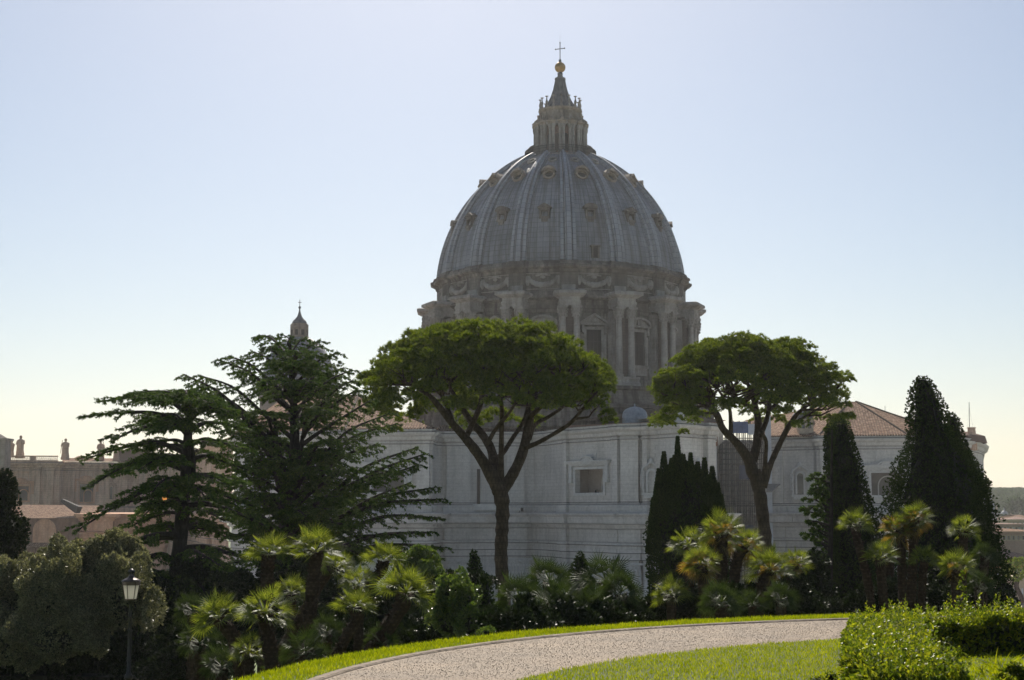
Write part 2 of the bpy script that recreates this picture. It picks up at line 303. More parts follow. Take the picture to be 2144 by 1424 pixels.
for r_ in rr_:
    for k in range(97): a=pi*.12+pi*.80*k/96; x=GC[0]+r_*cos(a); y=GC[1]+r_*sin(a); mb.v.append((x,y,h(x,y)+.06))
for i in range(len(rr_)-1):
    for k in range(96): mb.f.append((i*97+k,i*97+k+1,(i+1)*97+k+1,(i+1)*97+k)); mb.uv.append(None)
struct(mb.build('bounce_ground',M['bouncepale'],None,(0,150,-17),True))  # unseen pale ring added to bounce sunlight onto the shaded walls
def disc(name,c,r0,r1,z,mat,a0=0,a1=2*pi,n=160):
    mb=MB(); mb.lathe([(r1,0),(r0,0)],n,(c[0],c[1],z),a0,a1); return mb.build(name,mat,None,(c[0],c[1],z))
K0=(9.1,13.47); KR=11.27; I0=(9.27,11.62); IR=9.93
struct(disc('outer_lawn',GC,11.0,GR,-.004,M['turf']))
struct(disc('path',K0,.5,KR-.05,.0,M['gravel']))
struct(disc('lawn',I0,.01,IR,.012,M['turf']))
mb=MB(); mb.lathe([(KR-.06,-.05),(KR-.06,.006),(KR-.035,.022),(KR+.045,.024),(KR+.06,.01),(KR+.06,-.05)],200,(K0[0],K0[1],0))
struct(mb.build('kerb',M['kerb'],None,(K0[0],K0[1],0)))
# pebbles and grass: uncountable
def inview(x,y,m=1.05): return (abs(x)<.343*y*m+.1)&(y>13.2)
n=60000; a=NR.uniform(0,2*pi,n*4); rr=np.sqrt(NR.uniform(0,1,n*4))*(KR-.1); x=K0[0]+rr*np.cos(a); y=K0[1]+rr*np.sin(a)
k=inview(x,y)&(np.hypot(x-I0[0],y-I0[1])>IR+.02); x=x[k][:26000]; y=y[k][:26000]; m_=len(x)
sc=NR.uniform(.003,.008,m_); base=np.array([(1,0,0),(0,1,0),(-1,0,0),(0,-1,0),(0,0,1)],float)
ang=NR.uniform(0,6.28,m_); V=np.zeros((m_,5,3)); V[:,:,0]=base[:,0]*np.cos(ang)[:,None]-base[:,1]*np.sin(ang)[:,None]*.8; V[:,:,1]=base[:,0]*np.sin(ang)[:,None]+base[:,1]*np.cos(ang)[:,None]*.8; V[:,:,2]=base[:,2]*.8
V=V*sc[:,None,None]+np.stack([x,y,np.full(m_,.002)],1)[:,None,:]
q0=np.array([(0,1,4,4),(1,2,4,4),(2,3,4,4),(3,0,4,4)])
mbp=[tuple(i*5+j for j in f[:3]) for i in range(m_) for f in q0]
me=bpy.data.meshes.new('gravel_stones'); me.from_pydata(V.reshape(-1,3).tolist(),[],mbp); me.materials.append(M['pebble']); go=link(bpy.data.objects.new('gravel_stones',me)); tag(go,'loose pinkish brown gravel on the curving path','gravel',kind='stuff')
def grassfield(name,cx_,cy_,r0,r1,dens,L,label,keep=None):
    nn=int(dens*pi*(r1*r1-r0*r0)); a=NR.uniform(0,2*pi,nn); rr=np.sqrt(NR.uniform(r0*r0,r1*r1,nn)); x=cx_+rr*np.cos(a); y=cy_+rr*np.sin(a); k=inview(x,y)
    if keep is not None: k&=keep(x,y)
    x=x[k];y=y[k];n=len(x); Pt=np.stack([x,y,np.zeros(n)],1); D=rdir(n)*.55; D[:,2]=np.abs(D[:,2])+.8
    lump=.85+.25*np.sin(x*3.1+np.sin(y*2.3)*2)*np.sin(y*4.3+np.cos(x*1.9)*2)*.5
    V,Q=blades(Pt,D,L*NR.uniform(.5,1.2,n)*lump,.007*NR.uniform(.7,1.4,n)); o=npmesh(name,V,Q,M['grass']); return tag(o,label,'grass',kind='stuff')
grassfield('lawn_grass',I0[0],I0[1],0,IR,1700,.06,'bright yellow green mown grass inside the curve of the gravel path')
grassfield('verge_grass',GC[0],GC[1],11.02,GR+.25,2600,.07,'narrow strip of bright grass beyond the stone kerb',lambda x,y:np.hypot(x-K0[0],y-K0[1])>KR+.08)
# ---------------------------------------------------------------- basilica
DX,DY=10.0,302.0
bas=root('basilica',(DX,DY,-38),'huge pale stone basilica with a ribbed grey dome, lantern, attic walls and tiled roofs','basilica')
O=(DX,DY,0.)
ROT=rad(1.5)
# dome profile: arc fitted from the outline
R0,ZB,ZT,RT,KK=24.6,48.26,73.4,7.4,5.44
def rdome(z): return math.sqrt((R0+KK)**2-(z-(ZB-2))**2)-KK
zs=[ZB+(ZT-ZB)*(1-(1-i/44)**1.25) for i in range(45)]
prof=[(rdome(z),z) for z in zs]; prof.append((RT-.2,ZT+.4))
mb=MB(); mb.lathe(prof,256,(DX,DY,0),uvr=19.)
dome=mb.build('dome_shell',M['lead'],bas,O,True)
# one rib swept over the profile, copied
def ring_pt(a,r,t,z): return Vector((r*cos(a)-t*sin(a),r*sin(a)+t*cos(a),z))
def arcpt(z):
    r=rdome(z); nr,nz=(r+KK),(z-(ZB-2)); q=math.hypot(nr,nz); return r,z,nr/q,nz/q
mb=MB(); sec=[(-1,-.1),(-.98,.5),(-.6,.55),(-.45,.25),(-.36,.95),(.36,.95),(.45,.25),(.6,.55),(.98,.5),(1,-.1)]; n=30; uu=[]
for i in range(n+1):
    r,z,nr,nz=arcpt(ZB+(ZT-.2-ZB)*(1-(1-i/n)**1.25)); hw=.55+1.0*(r-RT)/(R0-RT)
    for t,o_ in sec: rr=r+nr*o_; mb.v.append((rr,t*hw,z+nz*o_))
for i in range(n):
    for k in range(9): a_=i*10+k; mb.f.append((a_,a_+1,a_+11,a_+10)); mb.uv.append([(k*.45+.1,i*.95),(k*.45+.5,i*.95),(k*.45+.5,i*.95+.95),(k*.45+.1,i*.95+.95)])
mb.f.append(tuple(range(10))); mb.uv.append(None)
def build_local(mb,name,mat,parent,ang,smooth=False):
    o=mb.build(name,mat,parent,O,smooth,loc_local=True); o.rotation_euler=(0,0,ang); return o
def ringcopies(src,parent,angs):
    for a in angs: c=src.copy(); link(c); c.parent=parent; c.rotation_euler=(0,0,a)
RIB=[-pi/2+ROT+k*pi/8 for k in range(16)]; BAY=[a+pi/16 for a in RIB]
rib=build_local(mb,'rib',M['leadrib'],dome,RIB[0]); ringcopies(rib,dome,RIB[1:])
# dormers: local frame, x = outwards
def gable(mb,x0,x1,w,z,hh,seg=False):
    if seg:
        pts=[(w/2*cos(pi*k/8),hh*sin(pi*k/8)) for k in range(9)]
    else: pts=[(w/2,0),(0,hh),(-w/2,0)]
    n=len(pts); vs=[(x0,p[0],z+p[1]) for p in pts]+[(x1,p[0],z+p[1]) for p in pts]
    fs=[tuple(range(n)),tuple(range(n,2*n))[::-1]]+[(k,k+1,n+k+1,n+k) for k in range(n-1)]+[(n-1,0,n,2*n-1)]
    mb.add(vs,fs)
def dormer(z,w,hh,kind):
    r,_,nr,nz=arcpt(z); fr=MB(); dk=MB(); x0=r-1.6; x1=r+.55
    if kind in(0,1):
        fr.box(((x0+x1)/2,-w/2+.2,z),(x1-x0,.4,hh)); fr.box(((x0+x1)/2,w/2-.2,z),(x1-x0,.4,hh)); fr.box(((x0+x1)/2+.1,0,z-hh/2-.05),(x1-x0+.2,w,.4)); fr.box(((x0+x1)/2,0,z+hh/2-.1),(x1-x0,w-.8,.45))
        fr.box(((x0+x1)/2+.12,0,z+hh/2+.22),(x1-x0+.24,w+.7,.22)); gable(fr,x0,x1+.2,w+.7,z+hh/2+.33,.75,kind==1); fr.box((x1-.05,0,z-hh/2-.6),(.4,w*.6,.7),taper=1)
        dk.box((x1-.75,0,z),(.1,w-.8,hh-.6)); dk.box((x1-.66,0,z),(.06,.09,hh-.6))
    elif kind==2:
        fr.lathe([(w/2,-1.2),(w/2,.55),(w/2-.35,.6),(w/2-.4,-.2)],18,(0,0,0),M_=Matrix.Translation((r,0,z))@Matrix.Rotation(rad(62),4,'Y')@Matrix.Scale(1,4))
        fr.lathe([(w/2+.25,-1.6),(w/2+.25,.9),(w/2-.2,.95),(w/2-.2,-.6)],10,(0,0,0),0,pi,M_=Matrix.Translation((r+.1,0,z+.25))@Matrix.Rotation(rad(62),4,'Y')@Matrix.Rotation(pi/2,4,'Z'))
        gable(fr,x0,x1+.2,w*.6,z+w/2+.1,.6); fr.box((r+.6,0,z-w/2-.2),(.8,w*.7,.4))
        dk.lathe([(w/2-.38,-.15),(.01,-.15)],14,(0,0,0),M_=Matrix.Translation((r+.1,0,z))@Matrix.Rotation(rad(62),4,'Y')); dk.box((r+.32,0,z-.2),(.1,w*.5,.3))
    else:
        fr.lathe([(w/2,-.6),(w/2,.35),(w/2-.3,.38),(w/2-.3,-.2)],16,(0,0,0),M_=Matrix.Translation((r,0,z))@Matrix.Rotation(rad(38),4,'Y'))
        dk.lathe([(w/2-.32,.06),(.01,.06)],14,(0,0,0),M_=Matrix.Translation((r,0,z))@Matrix.Rotation(rad(38),4,'Y'))
    return fr,dk
def dormer_ring(z,w,hh,kinds,mat):
    for j,kd in enumerate(kinds):
        fr,dk=dormer(z,w,hh,kd); angs=BAY[j::len(kinds)]
        a=build_local(fr,'dormer_window',M[mat],dome,angs[0]); b=build_local(dk,'dormer_pane',M['dark'],dome,angs[0]); ringcopies(a,dome,angs[1:]); ringcopies(b,dome,angs[1:])
dormer_ring(58.3,2.0,1.7,(1,0),'drum'); dormer_ring(67.0,2.5,2.2,(2,),'ochre'); dormer_ring(71.2,1.9,1.9,(3,),'drumlit')
mb=MB(); r=rdome(50.3)
for s_ in (-1,1): mb.box((r,s_*.62,50.4),(1.2,.3,2.2))
mb.box((r,0,51.6),(1.4,1.9,.3)); mb.box((r+.0,0,50.4),(.5,.95,2.1)); 
build_local(mb,'roof_hatch',M['drum'],dome,BAY[0]+.012)
mb=MB(); mb.box((r+.27,0,50.35),(.1,.9,2.0)); build_local(mb,'roof_hatch_opening',M['dark'],dome,BAY[0]+.012)
# attic with garlands
def lathe_breaks(prof,breaks,d,n_between=6,c=(DX,DY)):
    "lathe whose radius steps out by d around each rib angle (half width w metres)"
    angs=[]; 
    for a in RIB:
        wa=breaks/25.
        angs+=[(a-wa-.0015,0),(a-wa,d),(a+wa,d),(a+wa+.0015,0)]
        for k in range(1,n_between): angs.append((a+wa+(pi/8-2*wa)*k/n_between,0))
    mb=MB(); m_=len(angs)
    for r,z in prof:
        for a,e in angs: mb.v.append((c[0]+(r+e)*cos(a),c[1]+(r+e)*sin(a),z))
    for i in range(len(prof)-1):
        for k in range(m_): mb.f.append((i*m_+k,i*m_+(k+1)%m_,(i+1)*m_+(k+1)%m_,(i+1)*m_+k)); mb.uv.append(None)
    return mb
attic=lathe_breaks([(24.9,41.9),(24.9,42.8),(24.6,43.0),(24.6,46.4),(24.9,46.6),(25.0,47.0),(25.6,47.3),(25.9,47.4),(25.9,47.85),(25.4,48.0),(25.2,48.6),(24.2,48.9)],1.7,.75).build('attic_band',M['drum'],bas,O)
mb=MB(); gx=24.68
for s_ in (-1,1):
    mb.tube([(gx,s_*3.0,45.9),(gx,s_*3.1,45.3),(gx,s_*3.0,44.6),(gx,s_*2.9,44.0)],[.18,.42,.5,.2],7)
pts=[(gx+.05,2.7*cos(q),45.85-1.75*sin(q)) for q in [pi*k/20 for k in range(21)]]
mb.tube(pts,[.2+.32*sin(pi*k/20)+(.07 if k%2 else 0) for k in range(21)],8)
for k in range(1,20): mb.box((gx+.3,pts[k][1],pts[k][2]),(.3,.26,.3),rz=.5)
mb.lathe([(.01,-.3),(.45,-.1),(.5,.2),(.01,.5)],8,(gx,0,45.5)); mb.tube([(gx,-1.4,45.9),(gx,0,46.1),(gx,1.4,45.9)],.18,6)
for z in (43.35,46.3): mb.box((gx,0,z),(.16,7.2,.12))
for s_ in (-1,1): mb.box((gx,s_*3.65,44.8),(.16,.12,3.0))
gar=build_local(mb,'garland_relief',M['drumlit'],attic,BAY[0]); ringcopies(gar,attic,BAY[1:])
# drum
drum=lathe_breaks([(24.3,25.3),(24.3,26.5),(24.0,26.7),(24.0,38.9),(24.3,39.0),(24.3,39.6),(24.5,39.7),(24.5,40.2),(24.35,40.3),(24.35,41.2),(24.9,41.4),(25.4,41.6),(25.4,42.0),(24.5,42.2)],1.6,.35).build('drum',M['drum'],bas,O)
def window_parts(k):
    fr=MB(); g=MB(); x=24.05; w=2.9; z0,z1=29.3,35.7
    for s_ in (-1,1):
        fr.box((x+.1,s_*(w/2+.25),(z0+z1)/2),(.55,.5,z1-z0)); fr.box((x+.35,s_*(w/2+.75),z1+.15),(.7,.45,1.5)); fr.box((x+.1,s_*(w/2+.75),(z0+z1)/2-.4),(.35,.45,z1-z0-1))
    fr.box((x+.1,0,z1+.25),(.55,w+1,.5)); fr.box((x+.2,0,z0-.25),(.9,w+1.6,.5)); fr.box((x+.0,0,z0-1.2),(.5,w+1.0,1.4)); fr.box((x+.4,0,z1+.98),(1.1,w+2.7,.32))
    # open pediment: raking pieces
    W=(w+2.7)/2
    if k==0:
        for s_ in (-1,1):
            a=math.atan2(1.75,W); L=math.hypot(1.75,W)
            fr.box((0,0,0),(1.1,L,.36),M_=Matrix.Translation((x+.45,s_*W/2,z1+2.0))@Matrix.Rotation(-s_*a,4,'X'))
        gable(fr,x-.2,x+.25,2*W-.4,z1+1.15,1.6)
    else:
        q=[(W*cos(pi*j/14),1.6*sin(pi*j/14)) for j in range(15)]
        for j in range(14):
            y0,h0=q[j];y1,h1=q[j+1]; vs=[]
            for xx in (x-.1,x+1.0):
                for (yy,hh) in ((y0,h0),(y1,h1)): vs+= [(xx,yy,z1+1.14+hh),(xx,yy*.9,z1+1.14+max(hh-.36,0))]
            fr.add(vs,[(0,2,3,1),(4,5,7,6),(0,4,6,2),(1,3,7,5)])
        gable(fr,x-.2,x+.25,2*W-.4,z1+1.15,1.3,True)
    fr.box((x+.5,0,z1+1.75),(.6,1.0,.9),taper=.6)
    g.box((x+.05,0,(z0+z1)/2),(.14,w,z1-z0)); b=MB()
    b.box((x+.14,0,(z0+z1)/2),(.1,.14,z1-z0)); b.box((x+.14,0,z0+4.2),(.1,w,.16)); b.box((x+.14,-w/4,(z0+z1)/2),(.06,.07,z1-z0)); b.box((x+.14,w/4,(z0+z1)/2),(.06,.07,z1-z0))
    fr.box((x+.02,0,32.6),(.3,w+3.4,7.6+.01)) if False else None
    return fr,g,b
for k in (0,1):
    fr,g,b=window_parts(k); angs=BAY[k::2]
    for m_,nm,mt in ((fr,'drum_window_frame','drumlit'),(g,'drum_window_glass','dark'),(b,'drum_window_bars','iron')):
        a=build_local(m_,nm,M[mt],drum,angs[0]); ringcopies(a,drum,angs[1:])
# buttress: spur wall, entablature block
def block(mb,prof,x0,w,dx):
    "stack of mouldings: (out, z) around a block from x0 to dx with half width w"
    vs=[]
    for o_,z in prof: vs+=[(x0,-w-o_,z),(dx+o_,-w-o_,z),(dx+o_,w+o_,z),(x0,w+o_,z)]
    n=len(prof); fs=[(i*4+k,i*4+k+1,i*4+k+5,i*4+k+4) for i in range(n-1) for k in range(3)]+[((n-1)*4,(n-1)*4+1,(n-1)*4+2,(n-1)*4+3),(3,2,1,0)]
    mb.add(vs,fs)
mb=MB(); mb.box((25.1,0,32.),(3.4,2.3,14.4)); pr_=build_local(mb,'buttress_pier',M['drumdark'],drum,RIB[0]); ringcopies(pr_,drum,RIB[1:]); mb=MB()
for s_ in (-1,1): mb.box((24.9,s_*1.55,32.),(1.6,.7,14.4))

block(mb,[(.35,24.9),(.35,25.5),(.15,25.7),(.15,26.1),(.3,26.2),(.3,26.6)],23.5,2.2,28.2)
block(mb,[(0,39.7),(0,40.15),(.1,40.2),(.1,40.7),(-.05,40.75),(-.05,41.35),(.35,41.5),(.8,41.8),(1.05,41.9),(1.05,42.4),(.9,42.45),(.6,42.6)],23.5,1.95,28.2)
mb.box((24.9,0,43.2),(1.6,2.4,1.6))
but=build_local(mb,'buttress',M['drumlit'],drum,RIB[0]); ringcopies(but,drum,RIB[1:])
mb=MB(); col=[(.85,0),(.85,.25),(.78,.3),(.84,.5),(.68,.62),(.66,.75),(.655,3.5),(.63,7.),(.56,10.7),(.62,10.8),(.6,10.95),(.56,11.0)]
cap=[(.56,11.0),(.62,11.2),(.8,11.55),(.7,11.6),(.85,12.1),(.75,12.15),(.95,12.6),(1.0,12.75)]
mb.lathe(col+cap[1:],20,(27.35,0,26.6)); mb.box((27.35,0,39.55),(1.95,1.95,.4))
for j in range(8):
    for zz,rr in ((37.9,.78),(38.5,.86),(39.05,.95)):
        a=j*pi/4+(zz*3); mb.box((27.35+rr*cos(a),rr*sin(a),zz),(.26,.26,.4),rz=a)
for s_ in (-1,1):
    m2=MB(); m2.v=[(v[0],v[1]+s_*1.3,v[2]) for v in mb.v]; m2.f=mb.f; m2.uv=mb.uv
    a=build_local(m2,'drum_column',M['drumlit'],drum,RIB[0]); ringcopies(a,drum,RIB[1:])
# podium under the drum
mb=MB(); mb.lathe([(27,-20),(27,15.2),(31,17.2),(30.6,20.6),(31.1,20.7),(31.1,21.3),(30.2,21.5),(29.8,24.0),(30.2,24.2),(30.2,24.8),(24,25.0)],32,(DX,DY,0)); mb.build('drum_podium',M['drum'],bas,O)
# lantern
z0=73.1
mb=MB(); mb.lathe([(7.0,z0-.4),(7.5,z0),(7.5,z0+.5),(7.1,z0+.6),(5.6,z0+.7),(4.2,z0+1.)],48,(DX,DY,0)); lan=mb.build('lantern',M['drumlit'],bas,O)
mb=MB(); mb.lathe([(7.2,z0+.5),(7.25,z0+1.9),(7.1,z0+2.5),(6.6,z0+3.1),(5.8,z0+3.5),(5.6,z0+3.5)],48,(DX,DY,0),rad(-20),rad(200)); mb.build('shoulder_roof',M['leadp'],lan,O,True)
mb=MB()
for z in (z0+1.1,z0+1.75): mb.lathe([(7.3,z),(7.36,z),(7.36,z+.07),(7.3,z+.07),(7.3,z)],48,(DX,DY,0))
for k in range(200): a=2*pi*k/200; mb.box((DX+7.33*cos(a),DY+7.33*sin(a),z0+1.35),(.09,.09,1.9))
mb.lathe([(7.3,z0+2.25),(7.36,z0+2.25),(7.36,z0+2.35),(7.3,z0+2.35)],48,(DX,DY,0))
mb.build('balcony_railing',M['iron'],lan,O)
mb=MB(); mb.lathe([(4.3,z0+.8),(4.3,80.2)],32,(DX,DY,0)); mb.build('lantern_core',M['brickp'],lan,O)
mb=MB(); gg=4.32
for s_ in(0,): mb.box((gg,0,76.4),(.1,1.0,3.2)); mb.lathe([(.5,-.05),(.01,-.05)],12,(0,0,0),M_=Matrix.Translation((gg+.1,0,78.0))@Matrix.Rotation(pi/2,4,'Y'))
a=build_local(mb,'lantern_window',M['dark'],lan,BAY[0]); ringcopies(a,lan,BAY[1:])
for s_ in (-1,1):
    mb=MB(); mb.box((5.0,s_*.0,0),(0.01,.01,.01)); mb=MB()
    mb.lathe([(.4,z0+.9),(.4,74.6),(.3,74.8),(.29,78.9),(.26,79.1),(.45,79.9),(.46,80.2)],10,(5.25,s_*.36,0)); mb.box((4.75,0,77.3),(.9,.5,5.6))
    a=build_local(mb,'lantern_column',M['drumlit'],lan,RIB[0]); ringcopies(a,lan,RIB[1:])
mb=MB(); mb.lathe([(4.3,80.1),(5.3,80.2),(5.3,80.6),(5.6,80.7),(5.6,81.0),(4.4,81.4),(4.1,81.6)],64,(DX,DY,0)); mb.build('lantern_cornice',M['drumlit'],lan,O)
mb=MB(); block(mb,[(0,80.15),(0,80.6),(.25,80.75),(.25,81.05)],4.2,.75,5.55); mb.tube([(5.7,0,81.1),(5.2,0,81.5),(4.75,0,81.9),(4.5,0,82.6),(4.55,0,83.2)],[.35,.4,.28,.25,.3],6)
a=build_local(mb,'lantern_scroll',M['ochre'],lan,RIB[0]); ringcopies(a,lan,RIB[1:])
mb=MB(); mb.lathe([(4.1,81.4),(4.1,83.6),(4.35,83.7),(4.55,84.0),(4.5,84.2),(3.2,84.3)],48,(DX,DY,0)); mb.build('lantern_band',M['ochre'],lan,O)
mb=MB(); mb.lathe([(.3,84.1),(.32,84.6),(.16,84.8),(.3,85.3),(.12,85.9),(.1,86.3),(.38,86.55),(.02,86.6)],8,(4.15,0,0)); a=build_local(mb,'candelabrum',M['drumlit'],lan,RIB[0]); ringcopies(a,lan,RIB[1:])
mb=MB(); sp=[(3.5,84.1),(3.05,84.8),(2.4,85.9),(1.8,87.2),(1.35,88.6),(1.05,90.0),(.95,90.7),(1.15,90.9),(1.1,91.2),(.6,91.3),(.5,92.0),(.62,92.1),(.35,92.5)]; mb.lathe(sp,32,(DX,DY,0))
for k in range(16):
    a=RIB[k]; mb.tube([ (DX+(r+.05)*cos(a),DY+(r+.05)*sin(a),z) for r,z in sp[:7]],[.2,.19,.17,.14,.12,.1,.1],5)
mb.build('spire',M['leadp'],lan,O)
OB=(DX,DY,93.5)
mb=MB(); mb.lathe([(1.13*sin(pi*k/16)+.001,93.5-1.13*cos(pi*k/16)) for k in range(17)],28,(DX,DY,0)); mb.build('golden_ball',M['gold'],bas,OB,True)
mb=MB(); zc=94.5; mb.lathe([(.4,zc),(.25,zc+.4),(.3,zc+.6),(.1,zc+.8)],10,(DX,DY,0)); mb.box((DX,DY,zc+2.4),(.17,.17,3.6))
a_=rad(25); ax=Vector((cos(a_),-sin(a_)*.9,0))
c_=Vector((DX,DY,zc+3.0)); mb.tube([c_-ax*.95,c_+ax*.95],.09,6)
for e in (c_-ax*1.0,c_+ax*1.0,Vector((DX,DY,zc+4.3))):
    mb.lathe([(.01,-.2),(.2,0),(.01,.2)],8,e)
mb.tube([(DX,DY,zc+4.2),(DX,DY,zc+6.)],.02,4); mb.build('cross',M['leadp'],bas,OB)
# walls: one profile swept along the plan line (pixel columns turned into plan points once)
def wallprof(D,low=-40):
    z=lambda y: ZZ(y,268)
    return [(0,low),(0,z(1166)),(.25,z(1165)),(.25,z(1152)),(.5,z(1151)),(.5,z(1138)),(.85,z(1136)),(.85,z(1133)),(.35,z(1131)),(.35,z(1106)),(.8,z(1103)),(.95,z(1097)),(2.3,z(1094)),(2.45,z(1082)),(3.0,z(1077)),(3.0,z(1075)),(.7,z(1073.)),(.7,z(1061)),(.3,z(1058)),(.3,z(1056)),(0,z(1054)),(0,z(934)),(.22,z(933)),(.22,z(930)),(0,z(929)),(0,z(926)),(.4,z(924)),(.5,z(918)),(1.1,z(914)),(1.25,z(910)),(.45,z(909)),(.45,z(904.5)),(.6,z(904.3)),(.6,z(903)),(-.8,z(903))]
ZAT0,ZAT1=ZZ(1054,268),ZZ(934,268)
def plan_line(base,pil):
    "base: [(px,D)], pil: [(px0,px1,out)] -> list of plan vertices with their px"
    pts=[(PX(x,D),D,x) for x,D in base]; out=[]
    for i in range(len(pts)-1):
        a,b=pts[i],pts[i+1]; out.append((a[0],a[1],a[2]))
        d=Vector((b[0]-a[0],b[1]-a[1])); L=d.length; d.normalize(); nn=Vector((d.y,-d.x))
        def at(px):   # ray from the camera through px meets the segment
            k=(px-1072)/F/(ct); k=PX(px,100)/100.
            t=(k*a[1]-a[0])/((d.x)-k*d.y); return Vector((a[0],a[1]))+d*t
        for p0,p1,o_ in sorted(pil):
            if a[2]<=p0 and p1<=b[2]:
                q0,q1=at(p0),at(p1)
                for q,e,px in ((q0,0,p0),(q0,o_,p0),(q1,o_,p1),(q1,0,p1)): v=q+nn*e; out.append((v.x,v.y,px))
    out.append(pts[-1]); return out
def sweep(line,prof,holes=()):
    n=len(line); P2=[Vector((l[0],l[1])) for l in line]; N=[]
    for i in range(n-1):
        d=P2[i+1]-P2[i]; d=d.normalized() if d.length>1e-6 else None; N.append(None if d is None else Vector((d.y,-d.x)))
    mb=MB(); offs=[]
    for i in range(n):
        a=N[i-1] if i>0 else N[0]; b=N[i] if i<n-1 else N[-1]
        m_=a+b; q=m_.length
        if q<.2: m_=a
        else: m_=m_/q; m_=m_/max(m_.dot(a),.45)
        offs.append(m_)
    for o_,z in prof:
        for i in range(n): v=P2[i]+offs[i]*o_; mb.v.append((v.x,v.y,z))
    for j in range(len(prof)-1):
        for i in range(n-1):
            a=mb.v[j*n+i];b=mb.v[j*n+i+1];c=mb.v[(j+1)*n+i+1];d=mb.v[(j+1)*n+i]
            hs=[hh for hh in holes if line[i][2]<=hh[0] and line[i+1][2]>=hh[1] and a[2]<hh[2] and d[2]>hh[3]]
            if not hs: mb.f.append((j*n+i,j*n+i+1,(j+1)*n+i+1,(j+1)*n+i)); mb.uv.append(None); continue
            A=Vector(a);B=Vector(b); seg=B-A; ts=[]
            for hh in hs:
                for px in hh[:2]:
                    k=PX(px,100)/100.; ts.append((k*A.y-A.x)/(seg.x-k*seg.y))
            hh=hs[0]; t0,t1=ts[0],ts[1]; zl,zh=min(hh[2],hh[3]),max(hh[2],hh[3])
            def pt(t,z): q=A+seg*t; return (q.x,q.y,z)
            tt=[0,t0,t1,1]; zz_=[a[2],zl,zh,d[2]]
            for u in range(3):
                for v_ in range(3):
                    if u==1 and v_==1: continue
                    mb.add([pt(tt[u],zz_[v_]),pt(tt[u+1],zz_[v_]),pt(tt[u+1],zz_[v_+1]),pt(tt[u],zz_[v_+1])],[(0,1,2,3)])
            # reveal, 1 m deep
            dn=Vector((seg.y,-seg.x,0)).normalized(); dpt=-dn*.9
            c4=[Vector(pt(t0,zl)),Vector(pt(t1,zl)),Vector(pt(t1,zh)),Vector(pt(t0,zh))]
            mb.add(c4+[q+dpt for q in c4],[(k,(k+1)%4,(k+1)%4+4,k+4) for k in range(4)])
            HOLE[(hh[0],hh[1])]=(c4,dn)
    return mb
HOLE={}
def wall(name,base,pil,mat,holes=(),prof=None):
    hl=[(a,b,ZZ(y0,D),ZZ(y1,D)) for a,b,y0,y1,D in holes]
    hl=[(a,b,max(p,q)+0,min(p,q)) for a,b,p,q in hl]
    hl=[(a,b,hi,lo) for a,b,hi,lo in hl]
    pil=[(a,b,c*1.7) for a,b,c in pil]; line=plan_line(base,pil); mb=MB(); 
    # holes tuple used as (px0,px1,zany,zany) with containment test a.z<z<d.z
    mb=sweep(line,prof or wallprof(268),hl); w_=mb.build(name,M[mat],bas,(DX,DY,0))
    jm=MB()  # thin dark strips: shade of the mouldings put into colour
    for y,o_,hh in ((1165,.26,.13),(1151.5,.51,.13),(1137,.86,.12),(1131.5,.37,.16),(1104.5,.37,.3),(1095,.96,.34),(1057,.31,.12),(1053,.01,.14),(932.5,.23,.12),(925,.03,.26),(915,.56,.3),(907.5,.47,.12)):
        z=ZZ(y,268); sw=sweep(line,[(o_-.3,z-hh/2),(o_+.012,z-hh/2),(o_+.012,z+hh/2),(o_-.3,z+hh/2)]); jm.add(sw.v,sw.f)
    jm.build('moulding_shade',M['mouldshade'],w_,(DX,DY,0)); return w_
WL=[(490,284),(515,278),(574,271),(720,264),(905,262),(912,268),(925,270),(1118,272),(1145,268),(1165,263),(1185,259),(1300,247),(1345,246),(1425,238),(1450,240),(1492,246),(1500,250),(1503,302)]
wall('apse_wall',WL,[(700,716,.5),(745,765,.4),(874,900,.5),(934,985,.55),(1060,1097,.5),(1187,1192,.4),(1288,1299,.4),(1303,1340,.8),(1352,1362,.4),(1474,1490,.5)],'trav',
     [(1206,1265,983,1032,255),(780,846,985,1030,263),(524,566,987,1026,277)])
wall('recess_wall',[(1500,301),(1606,301)],[(1512,1520,.4),(1585,1592,.4)],'trav')
WR=[(1612,303),(1614,291),(1706,287),(1712,285),(1905,283),(1960,284),(2010,289),(2040,297),(2056,307),(2062,318),(2060,340)]
wall('arm_wall',WR,[(1622,1642,.4),(1718,1735,.5),(1745,1758,.4),(1915,1935,.5)],'trav_trim' if False else 'trav',[(1825,1892,990,1037,284)])
WN=[(-140,424),(124,428),(130,434),(290,438),(362,404),(486,288)]
wall('nave_wall',WN,[(4,12,.6),(72,84,.6),(98,112,.6),(142,156,.7),(160,164,.4),(218,228,.7),(254,266,.7),(300,312,.7),(372,390,.5),(430,450,.5)],'pink',[(27,60,1018,1048,427),(166,195,1013,1051,435),(330,355,1012,1048,420)])
